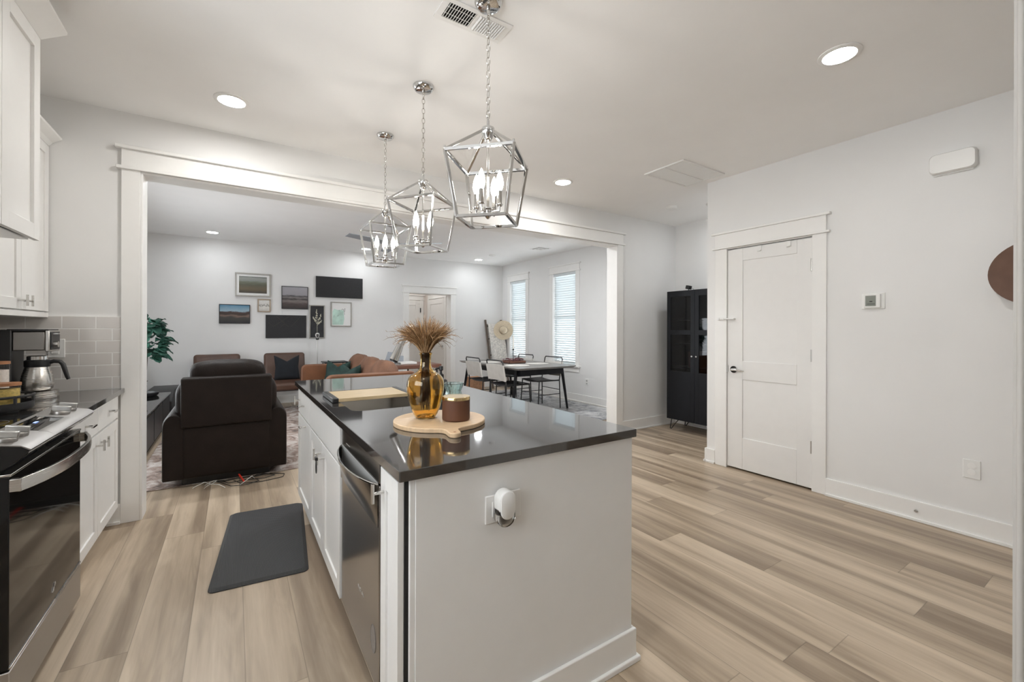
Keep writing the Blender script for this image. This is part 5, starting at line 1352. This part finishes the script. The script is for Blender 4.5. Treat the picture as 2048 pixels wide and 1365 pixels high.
# ---- media console, plant
t = thing('media_console', 'long low black media console along the left wall', 'media console', (-1.0, 6.4, 0))
G().box(-1.285, -0.76, 5.35, 7.35, 0.0, 0.05).build('plinth', 'shadow', t)
G().box(-1.285, -0.735, 5.3, 7.4, 0.05, 0.41).build('body', 'blackwood', t, bevel=0.004)
G().box(-1.288, -0.72, 5.28, 7.42, 0.41, 0.43).build('console_top', 'blackglass', t, bevel=0.003)
for y in (5.36, 6.03, 6.70):
    G().box(-0.738, -0.726, y, y + 0.64, 0.07, 0.395).build('door', 'blackwood', t, bevel=0.003)
tag(G().prism([(7.46, 0), (8.40, 0), (8.40, 0.42), (7.75, 0.42), (7.46, 0.30)], 'x', -1.02, -0.71).build('subwoofer', 'blackplastic', bevel=0.006), 'black wedge-topped box between console and lounge chair', 'speaker')
px, py = -0.955, 7.12
t = thing('fiddle_leaf_fig', 'fiddle leaf fig tree in a black dish on the media console', 'plant', (px, py, 0.43))
G().lathe([(0.0005, 0), (0.12, 0), (0.14, 0.02), (0.145, 0.045), (0.135, 0.045), (0.13, 0.025), (0.0005, 0.025)], (px, py, 0.431), 36).build('dish', 'blackplastic', t, angle=40)
G().tube([(px, py, 0.44), (px + 0.008, py, 0.56), (px - 0.004, py, 0.66), (px + 0.01, py, 0.78), (px + 0.02, py + 0.01, 0.95), (px + 0.01, py, 1.2)], [0.017, 0.015, 0.015, 0.014, 0.011, 0.006], 10).build('trunk', 'bark', t)
G().tube([(px + 0.002, py, 0.60), (px + 0.03, py, 0.625)], [0.007, 0.004], 6).build('stub', 'bark', t)
g = G(); rnd = random.Random(12)
def leafm(g, base, d, L, W, droop):
    d = d.normalized(); side = d.cross(Vector((0, 0, 1)))
    if side.length < 0.1: side = Vector((1, 0, 0))
    side.normalize(); up = side.cross(d).normalized(); rows = []
    for i in range(9):
        s = i / 8; wd = W * (math.sin(PI * min(1, s * 0.93 + 0.05)) ** 0.7) * (0.72 + 0.42 * s) * (1 if i < 8 else 0.12)
        c = base + d * L * s + Vector((0, 0, -droop * L * s * s)) + up * 0.0
        rows.append([c + side * wd * q + up * (abs(q) ** 1.5 * wd * 0.35 + 0.012 * math.sin(9 * s + 3 * q)) for q in (-1, -0.5, 0, 0.5, 1)])
    g.sheet(rows, 0.0016)
for k in range(96):
    a = k * 2.4 + rnd.uniform(-0.3, 0.3); z = 0.90 + 0.50 * (k / 96) + rnd.uniform(-0.03, 0.03)
    el = rnd.uniform(-0.35, 0.7); sprd = 0.05 + 0.10 * math.sin(PI * (k / 96) ** 0.8)
    d = Vector((math.cos(a) * math.cos(el), math.sin(a) * math.cos(el), math.sin(el)))
    b = Vector((px + 0.012 + math.cos(a) * sprd, py + math.sin(a) * sprd, z))
    leafm(g, b, d, rnd.uniform(0.13, 0.20), rnd.uniform(0.05, 0.068), rnd.uniform(0.1, 0.55))
leafm(g, Vector((px + 0.0, py, 1.38)), Vector((-0.2, -0.4, 0.9)), 0.16, 0.055, 0.1)
leafm(g, Vector((px + 0.10, py - 0.1, 1.34)), Vector((0.8, -0.4, 0.35)), 0.16, 0.055, 0.3)
g.build('foliage', 'leaf', t, angle=80)
t = thing('wall_outlet', 'white outlet plate on the far wall behind the recliner', 'outlet', (-0.86, YF - 0.01, 0.37))
G().box(-0.905, -0.818, YF - 0.007, YF, 0.312, 0.44).build('plate', 'whiteplastic', t, bevel=0.002)
G().box(-0.885, -0.838, YF - 0.01, YF - 0.006, 0.335, 0.417).build('socket', 'trim', t, bevel=0.002)
t = thing('wall_outlet', 'white outlet plate under the nearer window', 'outlet', (XA - 0.01, 5.61, 0.36))
G().box(XA - 0.007, XA, 5.567, 5.655, 0.312, 0.43).build('plate', 'whiteplastic', t, bevel=0.002)
g = G()
for z in (0.346, 0.394): g.box(XA - 0.010, XA - 0.006, 5.595, 5.628, z - 0.013, z + 0.013)
g.build('socket', 'greyplastic', t)

# ---- gallery wall
def picture(x0, x1, z0, z1, frame, art, label, fw=0.018, mw=0.0, dep=0.03, name='framed_picture'):
    t = thing(name, label, 'picture', ((x0 + x1) / 2, YF - 0.002, z0), 'pictures on the gallery wall')
    yb_, yf_ = YF - 0.002, YF - dep
    if frame:
        g = G()
        for a in ((x0, x1, z0, z0 + fw), (x0, x1, z1 - fw, z1), (x0, x0 + fw, z0 + fw, z1 - fw), (x1 - fw, x1, z0 + fw, z1 - fw)): g.box(a[0], a[1], yf_, yb_, a[2], a[3])
        g.build('frame', frame, t, bevel=0.002)
    if mw:
        G().box(x0 + fw, x1 - fw, yf_ + 0.012, yb_, z0 + fw, z1 - fw).build('mat_board', 'paper', t, smooth=False)
    e = fw + mw
    return t, G().box(x0 + e, x1 - e, yf_ + (0.009 if mw else 0.008), yb_ - 0.001, z0 + e, z1 - e).build('artwork', art, t, smooth=False)
picture(0.008, 0.521, 1.832, 2.222, 'frame_silver', 'art_field', 'silver framed green brown field painting with wide white mat', 0.02, 0.036)
picture(-0.209, 0.222, 1.375, 1.69, 'frame_black', 'art_valley', 'black framed painting of dark hills under a blue sky', 0.01)
t, o = picture(0.329, 0.522, 1.575, 1.795, 'frame_oak', 'art_pale', 'smallest picture, brown frame with a pale sketch', 0.018)
picture(0.687, 1.105, 1.638, 2.035, 'frame_black', 'art_moor', 'black framed grey moorland landscape under a pale grey sky', 0.009)
t, o = picture(1.234, 2.052, 1.865, 2.245, None, 'panel_black', 'plain black panel, highest and widest of the gallery', 0.0, 0, 0.035, 'wall_panel')
t, o = picture(0.449, 1.077, 1.13, 1.528, None, 'panel_black', 'black panel with faint crossing lines, lowest of the gallery', 0.0, 0, 0.035, 'wall_panel')
def strips(parent, name, m, segs, r, y):
    g = G()
    for a, b in segs: g.tube([(a[0], y, a[1]), (b[0], y, b[1])], r, 4)
    g.build(name, m, parent)
def W(u, v, x0, x1, z0, z1): return (x0 + (x1 - x0) * u, z0 + (z1 - z0) * v)
bx = (0.449, 1.077, 1.13, 1.528)
strips(t, 'crossing_line', 'panel_line', [(W(0.06, 0.68, *bx), W(0.18, 0.5, *bx)), (W(0.18, 0.5, *bx), W(0.57, 0.95, *bx)), (W(0.25, 0.95, *bx), W(0.56, 0.48, *bx)), (W(0.35, 0.48, *bx), W(0.45, 0.6, *bx)), (W(0.62, 0.5, *bx), W(0.85, 0.93, *bx))], 0.003, YF - 0.0265)
t, o = picture(1.128, 1.382, 1.12, 1.718, 'frame_silver', 'chalk', 'tall narrow framed picture of pale flower sprigs on black', 0.016)
bx = (1.145, 1.366, 1.14, 1.70); yy = YF - 0.0235
strips(t, 'painted_stem', 'petal', [(W(0.5, 0.10, *bx), W(0.5, 0.55, *bx)), (W(0.5, 0.42, *bx), W(0.8, 0.7, *bx)), (W(0.5, 0.42, *bx), W(0.2, 0.62, *bx)), (W(0.5, 0.55, *bx), W(0.46, 0.88, *bx)), (W(0.5, 0.38, *bx), W(0.8, 0.50, *bx))], 0.0035, yy)
g = G(); rnd = random.Random(4)
for c0, c1, n in (((0.46, 0.62), (0.45, 0.9), 18), ((0.66, 0.56), (0.8, 0.74), 16), ((0.34, 0.52), (0.18, 0.66), 14), ((0.6, 0.43), (0.86, 0.54), 12)):
    for k in range(n):
        f = k / n; u = c0[0] + (c1[0] - c0[0]) * f + rnd.uniform(-0.07, 0.07) * (1.2 - f); v = c0[1] + (c1[1] - c0[1]) * f + rnd.uniform(-0.02, 0.02)
        p = W(u, v, *bx); g.cushion((p[0], yy, p[1]), (rnd.uniform(0.010, 0.02), 0.003, rnd.uniform(0.010, 0.02)), 2, 5)
g.build('painted_blossom', 'petal', t)
t, o = picture(1.487, 1.852, 1.335, 1.79, 'frame_silver', 'paper', 'silver framed pale sketch, painted with a green wash', 0.018)
bx = (1.505, 1.834, 1.353, 1.772); yy = YF - 0.0215
def blob(parent, name, m, pts, d=0.001):
    P = [W(u, v, *bx) for u, v in pts]
    G().rings([[(p[0], yy - d, p[1]) for p in P], [(p[0], yy + 0.002, p[1]) for p in P]]).build(name, m, parent, smooth=False)
blob(t, 'green_reflection', 'reflection', [(0.03, 0.03), (0.60, 0.03), (0.66, 0.3), (0.62, 0.55), (0.64, 0.66), (0.45, 0.70), (0.3, 0.68), (0.12, 0.74), (0.03, 0.6)])  # green window reflection painted over the sketch
strips(t, 'ink_stroke', 'sketch', [(W(0.5, 0.68, *bx), W(0.56, 0.74, *bx)), (W(0.56, 0.74, *bx), W(0.66, 0.64, *bx)), (W(0.66, 0.64, *bx), W(0.67, 0.48, *bx)), (W(0.62, 0.7, *bx), W(0.7, 0.76, *bx)), (W(0.7, 0.76, *bx), W(0.68, 0.62, *bx)), (W(0.36, 0.67, *bx), W(0.42, 0.64, *bx)), (W(0.1, 0.35, *bx), W(0.12, 0.45, *bx)), (W(0.3, 0.4, *bx), W(0.34, 0.46, *bx))], 0.0028, yy)

# ---- dining set
t = thing('dining_table', 'grey topped dining table with splayed black legs', 'dining table', (3.92, 6.0, RUG))
tx0, tx1, ty0, ty1, tz = 3.37, 4.46, 5.06, 6.95, 0.735
g = G(); c = rrect(tx0, tx1, ty0, ty1, 0.02); c2 = rrect(tx0 + 0.03, tx1 - 0.03, ty0 + 0.03, ty1 - 0.03, 0.02)
g.rings([[(x, y, tz - 0.032) for x, y in c2], [(x, y, tz - 0.010) for x, y in c], [(x, y, tz) for x, y in c]])
g.build('table_top', 'tablewood', t, angle=30)
G().box(3.52, 4.32, 5.22, 6.80, tz - 0.13, tz - 0.031).build('apron', 'blackwood', t, bevel=0.003)
for sx, xt, xf in ((-1, 3.50, 3.41), (1, 4.36, 4.455)):
    for yt, yf_ in ((5.30, 5.27), (6.84, 6.90)):
        l = G().tube([(xt, yt, tz - 0.035), (xf, yf_, RUG + 0.03)], [0.026, 0.017], 12).build('leg', 'blackwood', t)
        G().tube([(xf - (xt - xf) * -0.0, yf_, RUG + 0.032), (xf, yf_, RUG)], [0.0165, 0.015], 12).build('foot_cap', 'nickel', l)
def chair():
    t = thing('dining_chair', 'grey canvas back dining chair with a black tube frame', 'dining chair', (0, 0, 0), 'dining chairs around the table')
    w = 0.235
    def bx_(z): return -0.20 - 0.07 * (z - 0.45) / 0.37   # back line
    g = G().tube([(bx_(0.45), -w, 0.45), (bx_(0.80) + 0.0, -w, 0.795), (bx_(0.82), -w + 0.02, 0.82), (bx_(0.82), w - 0.02, 0.82), (bx_(0.80), w, 0.795), (bx_(0.45), w, 0.45)], 0.0095, 8)
    g.build('back_frame', 'blackmetal', t)
    grid = [[(bx_(z) - 0.012 + 0.028 * (1 - (y / w) ** 2), y, z) for y in [-w + 0.47 * i / 8 for i in range(9)]] for z in [0.52 + 0.235 * k / 5 for k in range(6)]]
    b = G().sheet(grid, 0.006).build('backrest', 'canvas', t, angle=60)
    for s in (-1, 1): G().tube([(bx_(0.52) - 0.006, s * (w + 0.004), 0.52), (bx_(0.755) - 0.006, s * (w + 0.004), 0.755)], 0.014, 8).build('canvas_sleeve', 'canvas', b)
    grid = [[(x, y, 0.455 - 0.022 * (1 - (y / w) ** 2)) for y in [-w + 0.47 * i / 8 for i in range(9)]] for x in [-0.19 + 0.41 * k / 6 for k in range(7)]]
    G().sheet(grid, 0.010).build('seat', 'charcoal', t, angle=60)
    g = G().tube([(-0.205, -w, 0.45), (0.20, -w, 0.455), (0.225, -w + 0.02, 0.455), (0.225, w - 0.02, 0.455), (0.20, w, 0.455), (-0.205, w, 0.45)], 0.009, 8)
    g.build('seat_frame', 'blackmetal', t)
    for s in (-1, 1):
        G().tube([(bx_(0.47), s * w, 0.47), (-0.215, s * (w + 0.012), 0.0)], 0.0095, 8).build('leg', 'blackmetal', t)
        G().tube([(0.205, s * w, 0.455), (0.235, s * (w + 0.012), 0.0)], 0.0095, 8).build('leg', 'blackmetal', t)
        G().tube([(-0.21, s * (w + 0.007), 0.235), (0.22, s * (w + 0.007), 0.235)], 0.007, 8).build('stretcher', 'blackmetal', t)
    G().tube([(-0.21, -w, 0.30), (-0.21, w, 0.30)], 0.006, 8).build('stretcher', 'blackmetal', t)
    return t
c = chair()
copy_tree(c, None, 'dining chair on the far left side of the table, canvas back to camera', (3.545, 6.26, RUG + 0.001), 0)
copy_tree(c, None, 'dining chair under the far window side of the table', (4.27, 6.55, RUG + 0.001), PI)
copy_tree(c, None, 'dining chair on the window side at the near end of the table', (4.27, 5.73, RUG + 0.001), PI)
c['label'] = 'nearest dining chair on the left side, canvas back to camera'
c.location = (3.545, 5.56, RUG + 0.001)
for k, (x, y, lb) in enumerate(((3.66, 5.52, 'round pale placemat in front of the nearest left chair'), (4.14, 5.66, 'round pale placemat in front of the near window side chair'), (4.14, 6.45, 'round pale placemat in front of the far window side chair'), (3.66, 6.3, 'round pale placemat in front of the far left chair'))):
    tag(G().lathe([(0.0005, 0), (0.185, 0), (0.19, 0.003), (0.185, 0.006), (0.0005, 0.006)], (x, y, tz + 0.0005), 48).build('placemat', 'canvas', angle=40), lb, 'placemat', 'placemats on the dining table')
t = thing('centrepiece_tray', 'brown wooden tray in the middle of the dining table', 'tray', (3.90, 6.0, tz))
g = G().box(3.74, 4.06, 5.86, 6.14, tz + 0.0005, tz + 0.012)
for a in ((3.74, 4.06, 5.86, 5.87), (3.74, 4.06, 6.13, 6.14), (3.74, 3.75, 5.86, 6.14), (4.05, 4.06, 5.86, 6.14)): g.box(*a, tz + 0.0005, tz + 0.04)
g.build('tray_body', 'deskwood', t, bevel=0.002)
g = G(); rnd = random.Random(5)
for k in range(46):
    a = rnd.uniform(0, 6.28); r = 0.16 * math.sqrt(rnd.random()); p = (3.90 + r * math.cos(a) * 1.1, 6.0 + r * math.sin(a) * 0.9, tz + 0.04 + rnd.uniform(0, 0.07) * (1 - r / 0.2))
    for q in range(5):
        b = q * 1.256 + a; d = Vector((math.cos(b), math.sin(b), 0.6)); c0 = Vector(p); sd = Vector((-math.sin(b), math.cos(b), 0))
        g.face([c0, c0 + d * 0.016 + sd * 0.009, c0 + d * 0.028, c0 + d * 0.016 - sd * 0.009])
    g.tube([(p[0], p[1], tz + 0.013), p], 0.0015, 4)
tag(g.build('flower_garland', 'flower', smooth=False), 'dusty pink and plum dried flowers filling the table tray', 'flowers', kind='stuff')
t = thing('candlestick', 'slim dark candlestick with a white taper in the table tray', 'candlestick', (3.90, 6.0, tz + 0.0125))
G().lathe([(0.0005, 0), (0.035, 0), (0.035, 0.006), (0.006, 0.014), (0.005, 0.19), (0.013, 0.20), (0.013, 0.222), (0.0005, 0.222)], (3.90, 6.0, tz + 0.0125), 20).build('holder', 'blackmetal', t, angle=40)
G().lathe([(0.0005, 0.222), (0.0115, 0.222), (0.009, 0.44), (0.0005, 0.445)], (3.90, 6.0, tz + 0.0125), 16).build('taper_candle', 'taper', t, angle=40)

# ---- corner: ladder, blanket, hat, basket
t = thing('blanket_ladder', 'dark wooden blanket ladder leaning in the far corner', 'ladder', (4.95, 8.3, 0))
def lad(x, z): return (x, 8.06 + 0.36 * z / 1.52, z)
for x in (4.72, 5.13): G().bar(lad(x, 0.004), lad(x, 1.50), 0.036).build('rail', 'ladderwood', t, bevel=0.003)
for z in (0.35, 0.72, 1.08, 1.36): G().cyl(lad(4.72, z), lad(5.13, z), 0.012, seg=10).build('rung', 'ladderwood', t)
rows = []
for i in range(15):
    s = i / 14; rw = []
    for j in range(13):
        x = 4.75 + 0.40 * j / 12; z = 1.375 - 0.80 * s
        fold = 0.014 * math.sin(j * 1.7 + 2 * s) * (0.3 + s)
        rw.append((x + 0.02 * s * math.sin(j), 8.06 + 0.36 * z / 1.52 - 0.045 - fold, z + (0.012 if i == 0 else 0)))
    rows.append(rw)
front = rows
back = [[(p[0], 8.06 + 0.36 * p[2] / 1.52 + 0.03, p[2]) for p in r] for r in rows[:9]][::-1]
top = [[(p[0], 8.06 + 0.36 * 1.40 / 1.52 - 0.006, 1.402) for p in rows[0]]]
tag(G().sheet(back + top + front, 0.012).build('knit_blanket', 'knit', angle=70), 'cream chunky knit blanket draped over the corner ladder', 'blanket')
t = thing('sun_hat', 'wide straw sun hat hanging on the corner ladder', 'hat', (5.12, 8.28, 1.1))
hx, hy, hz = 5.0, 8.10, 1.27
Mh = Rz(math.radians(-28)) @ Rx(math.radians(90 - 6))
gr = []
for i in range(8):
    r = 0.085 + 0.13 * i / 7
    gr.append([tuple(Mh @ Vector((r * math.cos(2 * PI * k / 40), r * math.sin(2 * PI * k / 40), 0.012 * (i / 7) ** 2 + 0.008 * math.sin(4 * PI * k / 40) * i / 7)) + Vector((hx, hy, hz))) for k in range(41)])
G().sheet(gr, 0.003).build('brim', 'straw', t, angle=70)
prof = [(0.088, 0.0), (0.086, 0.03), (0.080, 0.07), (0.066, 0.095), (0.04, 0.108), (0.0005, 0.11)]
G().lathe(prof, (hx, hy, hz), 32, M=Mh).build('crown', 'straw', t, angle=70)
G().lathe([(0.0895, 0.003), (0.0885, 0.022), (0.087, 0.022), (0.087, 0.003)], (hx, hy, hz), 32, M=Mh).build('hat_band', 'hatband', t)
G().tube([(hx + 0.02, hy + 0.02, hz + 0.1), (5.12, 8.30, 1.42), (5.12, 8.36, 1.44)], 0.004, 6).build('hanging_loop', 'hatband', t)
g = G(); R = []
for z, k in ((0, 0.92), (0.02, 0.95), (0.15, 1.0), (0.30, 0.98), (0.315, 1.0)):
    R.append([(4.10 + (x) * k, 7.72 + y * k, z + RUG) for x, y in rrect(-0.14, 0.14, -0.16, 0.16, 0.04)])
g.rings(R)
tag(g.build('wicker_basket', 'wicker', angle=50), 'brown wicker basket on the floor beyond the dining table', 'basket')
